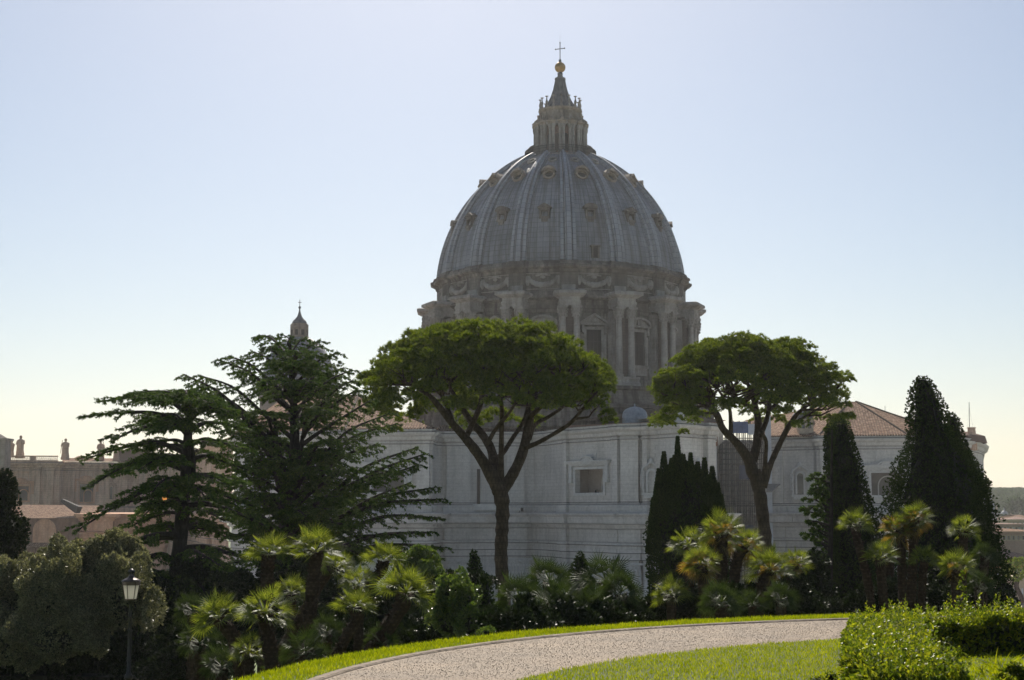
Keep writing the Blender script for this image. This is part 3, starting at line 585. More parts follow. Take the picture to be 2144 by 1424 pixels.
# loggias behind the openings and surrounds
def frame_at(px0,px1,y0,y1,D,mat='trav_trim',style=1,inside='beige',depth=4.):
    key=(px0,px1)
    c4,dn=HOLE[key]; a,b,c,d=c4; u=(b-a).normalized(); W=(b-a).length; H=(d-a).length; base=(a+b)/2
    fl=MB(); q=[p-dn*.9 for p in c4]; k=[p-dn*depth for p in c4]
    ex=u*1.5; up=Vector((0,0,1.2)); kk=[k[0]-ex-up,k[1]+ex-up,k[2]+ex+up,k[3]-ex+up]; qq=[q[0]-ex-up,q[1]+ex-up,q[2]+ex+up,q[3]-ex+up]
    fl.add(qq+kk,[(i,(i+1)%4,(i+1)%4+4,i+4) for i in range(4)]+[(4,5,6,7)])
    # inner arch and balustrade
    mk=Matrix(((u.x,-dn.x,0,base.x),(u.y,-dn.y,0,base.y),(0,0,1,base.z),(0,0,0,1)))
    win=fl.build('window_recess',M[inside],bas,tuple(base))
    ar=MB(); 
    r_=W*.30; zz=H*.45; pts=[(W*.1-r_,-1.2),(W*.1-r_,zz)]+[(W*.1-r_*cos(pi*j/10),zz+r_*sin(pi*j/10)) for j in range(1,10)]+[(W*.1+r_,zz),(W*.1+r_,-1.2)]
    for j in range(len(pts)-1):
        (x0,z0_),(x1,z1_)=pts[j],pts[j+1]
        ar.tube([mk@Vector((x0,depth-.1,z0_)),mk@Vector((x1,depth-.1,z1_))],.16,4,False)
    ar.build('inner_arch',M[mat],win,tuple(base))
    fr=MB(); f=.45
    def bx(cx,cz,w_,h_,o_,dd=.5): fr.box((cx,-o_+dd/2-.0,cz),(w_,dd,h_),M_=mk)
    bx(-W/2-f/2,H/2,f,H+2*f,.25,.35); bx(W/2+f/2,H/2,f,H+2*f,.25,.35); bx(0,H+f/2,W,f,.25,.35); bx(0,-f/2,W,f,.25,.35)
    if style:
        bx(0,H+f+.62,W+3.6,.35,.75,.9); bx(0,H+f+.28,W+3.0,.34,.45,.6); bx(0,H+f+.9,W+4.0,.2,.95,1.1)
        for s_ in (-1,1): bx(s_*(W/2+f+.62),H-.5,.75,3.0,.5,.6); bx(s_*(W/2+f+.62),H-2.1,.85,.35,.6,.7)
        fr.lathe([(1.25,-.0),(1.25,.5),(1.0,.65),(.2,.6),(.01,.6)],18,(0,0,0),M_=mk@Matrix.Translation((0,-.1,H+f+.95))@Matrix.Rotation(pi/2,4,'X')@Matrix.Scale(.62,4,(0,1,0)))
        fr.tube([mk@Vector((1.75*cos(q_),-.8,H+f+.9+.85*sin(q_))) for q_ in [pi*j/10 for j in range(11)]],.16,6)
        for s_ in (-1,1): bx(s_*1.9,H+f+2.2,.09,2.6,.06,.1)
        bx(0,H+f+3.5,3.9,.09,.06,.1)
    fr.build('window_surround',M[mat],win,tuple(base))
    return mk,W,H,win
mk,W,H,win=frame_at(1206,1265,983,1032,255)
mb=MB(); mb.lathe([(.01,0),(.9,.0),(.9,.9),(.5,1.5),(.01,1.6)],10,(0,0,0),M_=mk@Matrix.Translation((W/2-1.1,2.5,0))); mb.lathe([(.01,0),(.35,.0),(.3,.5),(.01,.6)],8,(0,0,0),M_=mk@Matrix.Translation((-.6,2.0,0))); mb.build('stored_masonry',M['dark'],win,tuple(mk.translation))
frame_at(780,846,985,1030,263,inside='greyplaster'); frame_at(524,566,987,1026,277,inside='greyplaster'); frame_at(1825,1892,990,1037,284,inside='greyplaster')
frame_at(27,60,1018,1048,427,'peach',1,'dark',1.5); frame_at(166,195,1013,1051,435,'peach',1,'dark',1.2)
mk,W,H,win=frame_at(330,355,1012,1048,420,'pink',0,'brickp',3.); mb=MB(); mb.box((0,1.5,H/2),(W+.5,.1,H+.4),M_=mk); mb.build('sunglow_window_blind',M['glowblind'],win,tuple(mk.translation))  # glowing panel: the sunlit look is put in as emission
# narrow ornate niches
def niche(px,y0,y1,D,wpx,parent=bas,open_=True,nang=0,dd=0,mat='trav_trim'):
    p=P(px,y1,D); q=P(px,y0,D); Hh=q.z-p.z; w_=wpx/F*D; mk=Matrix.Translation(p)@Matrix.Rotation(nang,4,'Z'); dk=MB(); fr=MB()
    dk.box((0,-.10,(Hh-w_/2)/2),(w_,.16,Hh-w_/2),M_=mk); dk.lathe([(w_/2,.0),(w_/2,.18),(.01,.18)],14,(0,0,0),M_=mk@Matrix.Translation((0,0,Hh-w_/2))@Matrix.Rotation(pi/2,4,'X'))
    f=.3
    for s_ in (-1,1):
        fr.box((s_*(w_/2+f/2),-.22,(Hh-w_/2)/2),(f,.5,Hh-w_/2),M_=mk); fr.box((s_*(w_/2+f+.5),-.16,Hh*.45),(.32,.36,Hh*1.0),M_=mk)
        fr.tube([mk@Vector((s_*(w_/2+f+.5),-.3,Hh*(.1+.1*j)+.0)) +Vector((s_*.12*(j%2),0,0)) for j in range(9)],.17,5)
        fr.tube([mk@Vector((s_*(w_/2+1.0),-.3,Hh-.1)),mk@Vector((s_*(w_/2+.8),-.35,Hh+.5)),mk@Vector((s_*(w_/2+.1),-.35,Hh+.9)),mk@Vector((s_*.2,-.35,Hh+1.3))],[.24,.2,.17,.15],6)
        fr.tube([mk@Vector((s_*(w_/2+1.25),-.3,Hh*.2)),mk@Vector((s_*(w_/2+1.15),-.3,Hh*.95))],.1,5)
    fr.tube([mk@Vector((-(w_/2+f/2)*cos(pi*j/10),-.25,Hh-w_/2+(w_/2+f/2)*sin(pi*j/10))) for j in range(11)],.22,6)
    fr.lathe([(.01,0),(.4,.2),(.45,.6),(.2,1.),(.01,1.1)],8,(0,0,0),M_=mk@Matrix.Translation((0,-.3,Hh+1.0))); fr.box((0,-.25,-.3),(w_+2.2,.6,.35),M_=mk); fr.box((0,-.2,-.75),(w_+1.4,.45,.5),M_=mk)
    n_=fr.build('niche_surround',M[mat],parent,tuple(p)); dk.build('niche_opening',M['glassd' if open_ else 'trav'],n_,tuple(p))
niche(1676,990,1035,288.0,13,nang=rad(-9)); niche(1365,985,1030,243.8,14,open_=False,nang=rad(-25)); niche(1462,985,1030,240.6,12,open_=False,nang=rad(25)); niche(233,1018,1045,436.6,6,mat='pink')
mb=MB(); mb.box(P(1002,1019,270.8),(.55,.5,6.3)); mb.build('drain_slot',M['dark'],bas,tuple(P(1002,1050,270.8)))
mb=MB(); 
for x_,yy,ww,hh in ((1030,1003,.25,4.3),(1055,1003,.25,4.3),(1042,982,2.4,.3),(1042,1028,2.4,.3)): mb.box(P(x_,yy-1,271.2),(ww,.5,hh))
mb.box(P(1022,1062,270.),(7.,.4,1.1)); mb.box(P(1090,1066,270.),(1.6,.5,.5)); mb.build('blind_panel',M['trav_trim'],bas,tuple(P(1042,1060,271)))
mb=MB(); mb.box(P(1093,1067,269.4),(.5,.5,.6)); mb.tube([P(1088,1069,269.2),P(1083,1086,269)],.05,4); mb.build('floodlight_bracket',M['iron'],bas,tuple(P(1093,1067,269.4)))
# giant pilaster capitals
def capital(px0,px1,D,ang=0,lab=None):
    a=P(px0,1172,D);b=P(px1,1172,D); c=(a+b)/2; w_=(b-a).length; zt=ZZ(1170,268); zb_=ZZ(1214,268); Hh=zt-zb_
    mb=MB(); mk=Matrix.Translation((c.x,c.y,zb_))@Matrix.Rotation(ang,4,'Z')
    mb.box((0,.2,Hh/2-.2),(w_*.86,1.,Hh-.4),M_=mk); mb.box((0,0,Hh-.18),(w_*1.12,1.5,.32),M_=mk)
    nn=7
    for row,zz in enumerate((.0,1.25)):
        for k in range(nn+row):
            x_=-w_*.43+w_*.86*k/(nn-1+row)
            mb.tube([mk@Vector((x_,-.3,zz)),mk@Vector((x_,-.45,zz+.8)),mk@Vector((x_,-.75,zz+1.25)),mk@Vector((x_,-.85,zz+1.05))],[.2,.27,.2,.08],6)
    for s_ in (-1,1): mb.tube([mk@Vector((s_*(w_*.3+.45*cos(q)*(1-q/9)),-.55,Hh-.85+.42*sin(q)*(1-q/9))) for q in [j*.7 for j in range(10)]],.12,5)
    mb.lathe([(.01,-.3),(.4,0),(.01,.3)],8,(0,0,0),M_=mk@Matrix.Translation((0,-.8,Hh-.5)))
    mb.build('pilaster_capital',M['trav_trim'],bas,(c.x,c.y,zb_))
capital(938,984,269.2); capital(1064,1112,270.6); capital(1280,1345,245.6,rad(-12)); capital(705,740,263); capital(1640,1668,288)
# roofs
def hiproof(name,eave,apexes,mat,tri):
    mb=MB(); pts=[Vector(p) for p in eave]+[Vector(p) for p in apexes]
    for f in tri: mb.roofface([pts[i] for i in f])
    return mb.build(name,M[mat],bas,tuple(pts[0]))
ze=ZZ(903,268)+.05
def pe(x,D,z=None): return (PX(x,D),D,ze if z is None else z)
hl_=hiproof('tiled_roof',[pe(480,283),pe(560,271),pe(720,263),pe(918,262.5),pe(925,330),pe(480,330)],[tuple(P(750,829,285)),tuple(P(600,829,300))],'tile',[(0,1,7),(1,2,6,7),(2,3,6),(3,4,6),(4,5,7,6),(5,0,7)])
hr_=hiproof('tiled_roof',[pe(1604,291),pe(1716,285),pe(1906,282.5),pe(2006,289),pe(2046,300),pe(2046,350),pe(1604,350)],[tuple(P(1779,841,303)),tuple(P(1792,841,303)),tuple(P(1560,880,310))],'tile',[(0,1,7,9),(1,2,8,7),(2,3,8),(3,4,8),(4,5,8),(5,6,9,7,8),(6,0,9)])
def eaves(p0,p1,par):
    mb=MB(); p0=Vector(p0);p1=Vector(p1); L=(p1-p0).length; n=int(L/.5); d=(p1-p0)/n; nn=Vector((d.y,-d.x,0)).normalized()
    for k in range(n): q=p0+d*(k+.5); mb.tube([q+nn*.25,q-nn*.8+Vector((0,0,.25))],.17,6)
    mb.build('eave_tiles',M['tile'],par,tuple(p0))
eaves(pe(720,262.8),pe(918,262),hl_); eaves(pe(1604,290.6),pe(1716,284.8),hr_); eaves(pe(1716,284.8),pe(1906,282.2),hr_)
mb=MB(); 
for a,b in ((P(1792,841,303),Vector(pe(1906,282.5))),(P(1792,841,303),Vector(pe(2006,289))),(P(1779,841,303),Vector(pe(1716,285)))): mb.tube([a,b],.22,6)
mb.build('ridge_tiles',M['tiled'],hr_,pe(1604,291))
mb=MB()
for a,b in ((P(750,829,285),Vector(pe(918,262.5))),(P(750,829,285),Vector(pe(720,263))),(P(750,829,285),P(600,829,300))): mb.tube([a,b],.25,6)
mb.build('ridge_tiles',M['tiled'],hl_,pe(480,283))
# dormer house and small cupola on the right roof
p=P(1688,907,288); mb=MB(); mb.box((p.x,p.y+1.2,p.z+1.2),(2.7,3.,2.6)); mb.box((p.x,p.y+1.2,p.z+2.6),(3.,3.4,.25)); d_=mb.build('roof_dormer',M['cream'],bas,tuple(p))
mb=MB(); 
for s_ in (-.65,.65): mb.box((p.x+s_,p.y-.32,p.z+1.5),(.65,.06,1.2))
mb.build('dormer_glass',M['glassd'],d_,tuple(p))
p=P(1680,878,296); mb=MB(); mb.lathe([(2.,-3),(2.0,0),(2.2,.1),(1.9,.9),(1.2,1.7),(.3,2.1),(.01,2.2)],20,tuple(p)); mb.build('small_cupola',M['leadp'],bas,tuple(p),True)
# centre: low roof, parapet, small lead cupola, finial block
cz=ZZ(884,255)
mb=MB(); ap=P(1350,858,275)
ev=[tuple(P(1182,884,262)),tuple(P(1300,877,255)),tuple(P(1420,880,250)),tuple(P(1500,889,254)),tuple(P(1520,880,290)),tuple(P(1190,880,290))]
for i in range(6): mb.roofface([ev[i],ev[(i+1)%6],tuple(ap)])
mb.build('low_dark_roof',M['tiled'],bas,ev[0])
mb=MB(); zt=ZZ(884,252); line=[(1184,262),(1300,255.5),(1424,249),(1500,253)]
for i in range(3):
    a=Vector((PX(line[i][0],line[i][1]),line[i][1],0));b=Vector((PX(line[i+1][0],line[i+1][1]),line[i+1][1],0)); c=(a+b)/2; L=(b-a).length
    mb.box((c.x,c.y,zt-2),(L+.3,.8,4.0),rz=math.atan2(b.y-a.y,b.x-a.x))
mb.build('parapet_wall',M['brickp'],bas,tuple(P(1300,890,255)))
p=P(1329,868,256); mb=MB(); mb.lathe([(2.15,-1.8),(2.15,0)]+[(2.1*cos(q),1.35*sin(q)) for q in [pi/2*k/8 for k in range(8)]]+[(.15,1.38),(.12,1.8),(.01,1.9)],24,tuple(p)); mb.build('small_lead_cupola',M['leadblue'],bas,tuple(p),True)
p=P(1425,894,241); mb=MB(); mb.box((p.x,p.y,p.z+.5),(1.9,1.6,1.4)); mb.box((p.x,p.y,p.z+1.7),(1.1,1.,1.4)); mb.box((p.x+.9,p.y,p.z+1.3),(.8,1.2,.7),taper=.4); mb.build('corner_block',M['trav_trim'],bas,tuple(p))
# low walls left of centre below the drum (roofs between pines)
mb=MB(); mb.box(((PX(930,285)+PX(1200,285))/2,287,ze+.2),(PX(1200,285)-PX(930,285),4,3.2)); mb.box((PX(1090,292),296,ze+1.5),(20,8,4.5)); mb.build('terrace_wall',M['brickp'],bas,tuple(P(1050,900,285)))
mb=MB(); mb.roofface([pe(918,270),pe(1200,270),pe(1200,286,ze+2.6),pe(918,286,ze+2.6)]); mb.build('terrace_roof',M['tiled'],bas,pe(918,270))
# turret with mast at far right end
p=P(2035,922,296); mb=MB(); mb.lathe([(1.0,-2),(.95,0),(.72,2.3),(.85,2.35),(.85,2.55),(.01,2.6)],14,tuple(p)); mb.build('chimney_turret',M['pink'],bas,tuple(p))
mb=MB(); q=P(2030,900,296); mb.tube([q,P(2029,842,296)],.06,5); mb.tube([P(2029,850,296),P(2024,920,296)],.015,3); mb.tube([P(2029,850,296),P(2038,900,296)],.015,3)
mb.tube([P(1853,866,300),P(1853,850,300)],.05,4); mb.build('mast',M['steel'],bas,tuple(q))
mb=MB(); mb.lathe([(6.,ze-.8),(5.6,ze+.6),(3,ze+1.4),(.01,ze+1.8)],24,(PX(2012,298),300,0)); mb.build('apse_cap_roof',M['paleroof'],bas,(PX(2012,298),300,ze))
# side dome behind the cedars
SX,SY=PX(621,330),330.; so_=(SX,SY,ZZ(800,330))
q=lambda y:ZZ(y,330)
mb=MB(); zb_,zt_=q(802),q(708); 
mb.lathe([(8.6,-10),(8.6,zb_-4),(9.0,zb_-3.8),(9.0,zb_-.8),(8.3,zb_-.5)],8,(SX,SY,0),rad(22),rad(382)); sd_=mb.build('side_dome_drum',M['ochre'],bas,so_)
mb=MB(); mb.lathe([(8.1*cos(k*pi/2/14)**.9 if k<13 else 1.6,zb_-.6+(zt_-zb_+.9)*sin(k*pi/2/14)) for k in range(14)],48,(SX,SY,0),uvr=7); mb.build('side_dome_shell',M['lead'],sd_,so_,True)
mb=MB(); mb.lathe([(2.1,q(712)),(2.1,q(705)),(1.75,q(704)),(1.75,q(689)),(2.0,q(688)),(2.0,q(684)),(1.7,q(683)),(1.7,q(680.5)),(1.9,q(680)),(1.8,q(678)),(1.2,q(677))],16,(SX,SY,0))
for k in range(8): a=k*pi/4+.2; mb.box((SX+1.8*cos(a),SY+1.8*sin(a),(q(704)+q(680))/2),(.4,.4,q(680)-q(704)),rz=a)
ln=mb.build('side_lantern',M['ochre'],sd_,so_)
mb=MB(); 
for k in range(8): a=k*pi/4+.2+pi/8; mb=MB(); mb.box((SX+1.74*cos(a),SY+1.74*sin(a),q(697)),(.12,.6,1.2),rz=a); mb.build('side_lantern_opening',M['dark'],sd_,so_)
mb=MB(); mb.lathe([(1.5,q(679)),(1.65,q(676)),(1.45,q(672)),(1.0,q(668)),(.55,q(663)),(.3,q(656)),(.15,q(650)),(.12,q(647)),(.28,q(645.5)),(.28,q(642.5)),(.08,q(641))],16,(SX,SY,0)); mb.box((SX,SY,q(635)),(.12,.12,1.6)); mb.box((SX,SY,q(633.5)),(.8,.12,.12)); mb.build('side_lantern_spire',M['leadp'],sd_,so_)
# nave parapet balustrade and roofs
mb=MB(); zp=ZZ(903,268)
a=Vector((PX(-60,424),424.5,zp));b=Vector((PX(118,428),428.4,zp))
def balus(mb,a,b):
    d=b-a; L=d.length; d=d.normalized(); rz=math.atan2(d.y,d.x); c=(a+b)/2
    mb.box((c.x,c.y,c.z+.15),(L,.7,.3),rz=rz); mb.box((c.x,c.y,c.z+1.45),(L,.7,.28),rz=rz); n=int(L/.55)
    for k in range(n):
        if k%14 in (0,1,2): p=a+d*(k+.5)*.55; mb.box((p.x,p.y,p.z+.8),(.56,.5,1.1),rz=rz)
        else: p=a+d*(k+.5)*.55; mb.lathe([(.1,.3),(.17,.6),(.1,.95),(.14,1.3)],6,tuple(p))
balus(mb,a,b); mb.build('balustrade',M['pink'],bas,tuple(a))
mb=MB(); mb.roofface([(PX(128,434),434,zp+.1),(PX(300,438),438,zp+.1),(PX(300,446),446,zp+1.4),(PX(128,440),440,zp+1.4)])
for k in range(3): x=PX(140+k*13,436); mb.roofface([(x,434.5-k*.1,zp+.15),(x+3.4,434.5-k*.1,zp+.15),(x+4.4,441,zp+2.-k*.3),(x+1.5,441,zp+2.-k*.3)])
mb.box((PX(275,440),442,zp+2),(9,3,3.6)); mb.box((PX(275,440),442,zp+4.2),(5,2.4,1.2),taper=.3)
mb.build('nave_roof',M['tile'],bas,(PX(128,434),434,zp))
mb=MB(); mb.box((PX(-12,420),421,zp+1.6),(6.,5,8)); mb.box((PX(-12,420),421,zp+5.9),(7.2,6,.5)); mb.roofface([(PX(-40,418),417.8,zp+6.1),(PX(11,418),417.8,zp+6.1),(PX(-12,421),421,zp+8)]); mb.build('bell_turret',M['ochre'],bas,(PX(-12,420),421,zp))
# ---------------------------------------------------------------- statues on the parapet
def statue(px,D,hgt,label,staff=1,arm=1,lean=0,kneel=False,base=None):
    p=P(px,967,D); p.z=(base if base is not None else zp+1.6); s=hgt/5.6; mb=MB(); e=root('statue',tuple(p),label,'statue','stone statues along the parapet')
    def el(secs,n=12):
        vs=[];
        for (cx_,cy_,z,rx,ry) in secs:
            for k in range(n): a=2*pi*k/n; f=1+.09*sin(5*a+z*2); vs.append((p.x+(cx_+1.2*rx*f*cos(a))*s,p.y+(cy_+ry*f*sin(a))*s,p.z+z*s))
        m_=len(secs); mb.add(vs,[(i*n+k,i*n+(k+1)%n,(i+1)*n+(k+1)%n,(i+1)*n+k) for i in range(m_-1) for k in range(n)]+[tuple(range((m_-1)*n,m_*n)),tuple(range(n))[::-1]])
    L=lean
    el([(0,0,0,1.0,.75),(0,0,.5,.95,.7),(.05*L,0,1.6,.85,.62),(.15*L,0,2.6,.8,.55),(.2*L,0,3.4,.82,.55),(.25*L,0,4.1,.95,.55),(.28*L,0,4.5,.62,.42),(.3*L,0,4.68,.24,.24),(.32*L,0,4.85,.24,.25),(.34*L,0,5.05,.33,.36),(.36*L,0,5.35,.34,.38),(.36*L,0,5.62,.2,.22),(.36*L,0,5.7,.05,.05)])
    sh=Vector((p.x,p.y,p.z)); q_=lambda x,y,z: sh+Vector((x,y,z))*s
    mb.tube([q_(.85*arm+.25*L,0,4.25),q_(1.15*arm+.2*L,-.3,3.4),q_(.9*arm,-.7,3.6+.4*staff)],[.3,.25,.15],7); mb.tube([q_(-.8*arm+.25*L,0,4.2),q_(-1.0*arm,-.2,3.2),q_(-.4*arm,-.65,2.9)],[.3,.25,.15],7)
    mb.build('figure',M['pink'],e,tuple(p)); m2=MB(); m2.box((p.x,p.y,p.z-.35*s),(2.1*s,1.9*s,.7*s)); m2.build('plinth',M['pink'],e,tuple(p))
    if staff: m3=MB(); m3.tube([q_(1.2*arm,-.75,1.2),q_(.85*arm+.1,-.7,5.2)],.09,5); m3.build('staff',M['pink'],e,tuple(p))
statue(41,428,5.7,'standing robed stone statue beside the crouching figure at the left end of the parapet',0,1,.3)
statue(22,427,4.3,'smaller bent stone figure with raised arm beside the leftmost robed statue',1,-1,.9)
statue(136,431,5.4,'robed stone statue raising one arm, alone just right of the balustrade',1,-1,.1,base=zp+1.2)
statue(210,438,5.2,'stone statue with a slanting staff above the tiled nave roof',1,1,0,base=zp+1.2)
statue(243,440,4.6,'small bearded stone statue between the staff bearer and the roof block',0,-1,0,base=zp+1.0)
# ---------------------------------------------------------------- brick chapel in front of the nave
ch=root('chapel',(PX(110,350),352,-42),'low reddish brick building with arched recesses and tiled eaves below the nave wall','building')
z1=ZZ(1085,350); x0,x1=PX(-60,350),PX(178,350)
mb=MB(); mb.box(((x0+x1)/2,360,(z1-42)/2),(x1-x0,16,z1+42)); 
for xx in (30,68,170): mb.box((PX(xx,350),351.9,(z1-42)/2),(1.1,.5,z1+42))
w_=mb.build('wall',M['brickp'],ch,(PX(60,350),352,-42))
def archpanel(px,y0,y1,wpx,mat,D,par,deep=.25,nm='blind_arch'):
    p=P(px,y1,D); Hh=ZZ(y0,D)-p.z; W=wpx/F*D; mb=MB(); pts=[(W/2,0)]+[(W/2*cos(pi*j/14),Hh-W/2+W/2*sin(pi*j/14)) for j in range(15)]+[(-W/2,0)]
    n=len(pts); vs=[(p.x+a,p.y,p.z+b) for a,b in pts]+[(p.x+a,p.y-deep,p.z+b) for a,b in pts]; mb.add(vs,[tuple(range(n,2*n))]+[(k,k+1,n+k+1,n+k) for k in range(n-1)])
    mb.tube([(p.x+a*1.04,p.y-deep,p.z+b*1.01) for a,b in pts],.16,5); return mb.build(nm,M[mat],par,tuple(p))
archpanel(93,1088,1138,44,'peach',351.5,w_); archpanel(40,1083,1120,24,'dark',351.5,w_,.1,'round_window')
zr=ZZ(1062,362)
mb=MB(); mb.roofface([(x0,350.8,z1),(PX(75,350),350.8,z1),(PX(60,360),364,zr+.6),(x0,364,zr+.6)]); mb.roofface([(PX(75,350),350.8,z1),(x1,350.8,z1),(x1,368,zr+.4),(PX(60,360),364,zr+.6)]); mb.build('tiled_roof',M['tile'],ch,(x0,351,z1))
mb=MB(); a=P(130,1048,356); mb.tube([a,P(165,1068,354)],[.6,1.2],4); mb.build('roof_flue',M['dark'],ch,tuple(a))
mb=MB(); p=P(85,1143,350); mb.roofface([(PX(55,349),348.5,p.z-.3),(PX(110,349),348.5,p.z-.3),(PX(108,352),352,p.z+1),(PX(60,352),352,p.z+1)]); mb.build('lean_to_roof',M['tile'],ch,tuple(p))
pw=root('annex',(PX(250,345),345,-42),'peach coloured annex wall with heavy cornices behind the left cedar','building')
line=[(PX(172,352),352,172),(PX(176,344),344,176),(PX(236,346),346,236),(PX(240,350),350,240),(PX(345,352),352,345),(PX(352,358),358,352)]
zq=lambda y:ZZ(y,345)
sweep(line,[(0,-42),(0,zq(1150)),(.3,zq(1148)),(.3,zq(1142)),(.6,zq(1138)),(.3,zq(1136)),(.3,zq(1128)),(.5,zq(1126)),(.5,zq(1118)),(.9,zq(1114)),(.2,zq(1112)),(.2,zq(1092)),(.6,zq(1090)),(.8,zq(1086)),(1.6,zq(1083)),(1.8,zq(1076)),(0,zq(1075)),(-.5,zq(1075)),(-6,zq(1073))]).build('wall',M['peach'],pw,(PX(250,345),345,-42))
# ---------------------------------------------------------------- scaffold
sc_=root('scaffold',(PX(1555,292),292,-38),'tall steel tube scaffold with blue panels in the recess behind the right umbrella pine','scaffold')
mb=MB(); zs_=[ -30+2.05*k for k in range(23)]; ztop=ZZ(882,292)
xs=[PX(x,292) for x in (1512,1524,1536,1548,1560,1572,1584,1597)]
for yy in (290.5,292.5,294.5):
    for x in xs: mb.tube([(x,yy,-34),(x,yy,ztop-(2 if x<xs[2] else 0))],.1,5)
    for z in zs_:
        if z<ztop: mb.tube([(xs[0],yy,z),(xs[-1],yy,z)],.06,4); mb.tube([(xs[0],yy,z+.9),(xs[-1],yy,z+.9)],.045,4)
for i,z in enumerate(zs_[:-1]):
    if z+2<ztop: k=i%(len(xs)-2); mb.tube([(xs[k],290.4,z),(xs[k+2],290.4,z+2.05)],.055,4); mb.tube([(xs[(k+4)%8],290.4,z+2.05),(xs[(k+3)%8],290.4,z)],.055,4)
mb.build('tubes',M['steel'],sc_,(xs[3],292,-34))
mb=MB()
for z in zs_:
    if z<ztop-1 and z>-25: mb.box(((xs[1]+xs[-1])/2,292.5,z-.05),(xs[-1]-xs[1],3.6,.09))
mb.build('deck_boards',M['canopy'],sc_,(xs[3],292,-20))
def sheet(px0,px1,y0,y1,D,mat,nm,ribs=0):
    a=P(px0,y1,D);b=P(px1,y0,D); mb=MB(); mb.box(((a.x+b.x)/2,D,(a.z+b.z)/2),(b.x-a.x,.15,b.z-a.z))
    for k in range(ribs): mb.box((a.x+(b.x-a.x)*(k+.5)/ribs,D-.12,(a.z+b.z)/2),(.08,.12,b.z-a.z))
    return mb.build(nm,M[mat],sc_,tuple(a))
sheet(1531,1566,883,907,289.9,'bluesheet','blue_panel',6); sheet(1548,1575,974,1004,289.9,'bluedark','blue_panel',3); sheet(1560,1578,1100,1118,289.9,'bluedark','blue_panel',2); sheet(1566,1580,888,910,290.2,'whitepost','white_panel')
pp=root('protection_panel',(PX(1613,289),289,-38),'tall narrow white board between the scaffold and the right wall','panel')
mb=MB(); a=P(1606,1180,289); zt=ZZ(872,289); mb.box((PX(1611,289),289.2,(zt-38)/2),(1.1,.5,zt+38)); mb.box((PX(1613.5,289),288.9,(zt-38)/2+.0),(.16,.2,zt+37)); mb.build('board',M['whitepost'],pp,tuple(a))
cp=P(1604,1012,285); mb=MB(); mb.add([P(1606,1015,288),P(1634,1015,288),P(1616,1031,285),P(1604,1031,285),P(1606,1013,288),P(1634,1013,288),P(1616,1029.5,285),P(1604,1029.5,285)],[(0,1,2,3),(4,7,6,5),(0,4,5,1),(1,5,6,2),(2,6,7,3),(3,7,4,0)]); co_=mb.build('canopy',M['canopy'],None,tuple(cp)); tag(co_,'small grey slanted canopy fixed beside the white board and pine trunk','canopy')
# ---------------------------------------------------------------- vegetation
def trunkpts(pts,D,dd=None):
    return [P(x,y,D+(dd[i] if dd else 0)) for i,(x,y) in enumerate(pts)]
def gz(x,y): return h(x,y)
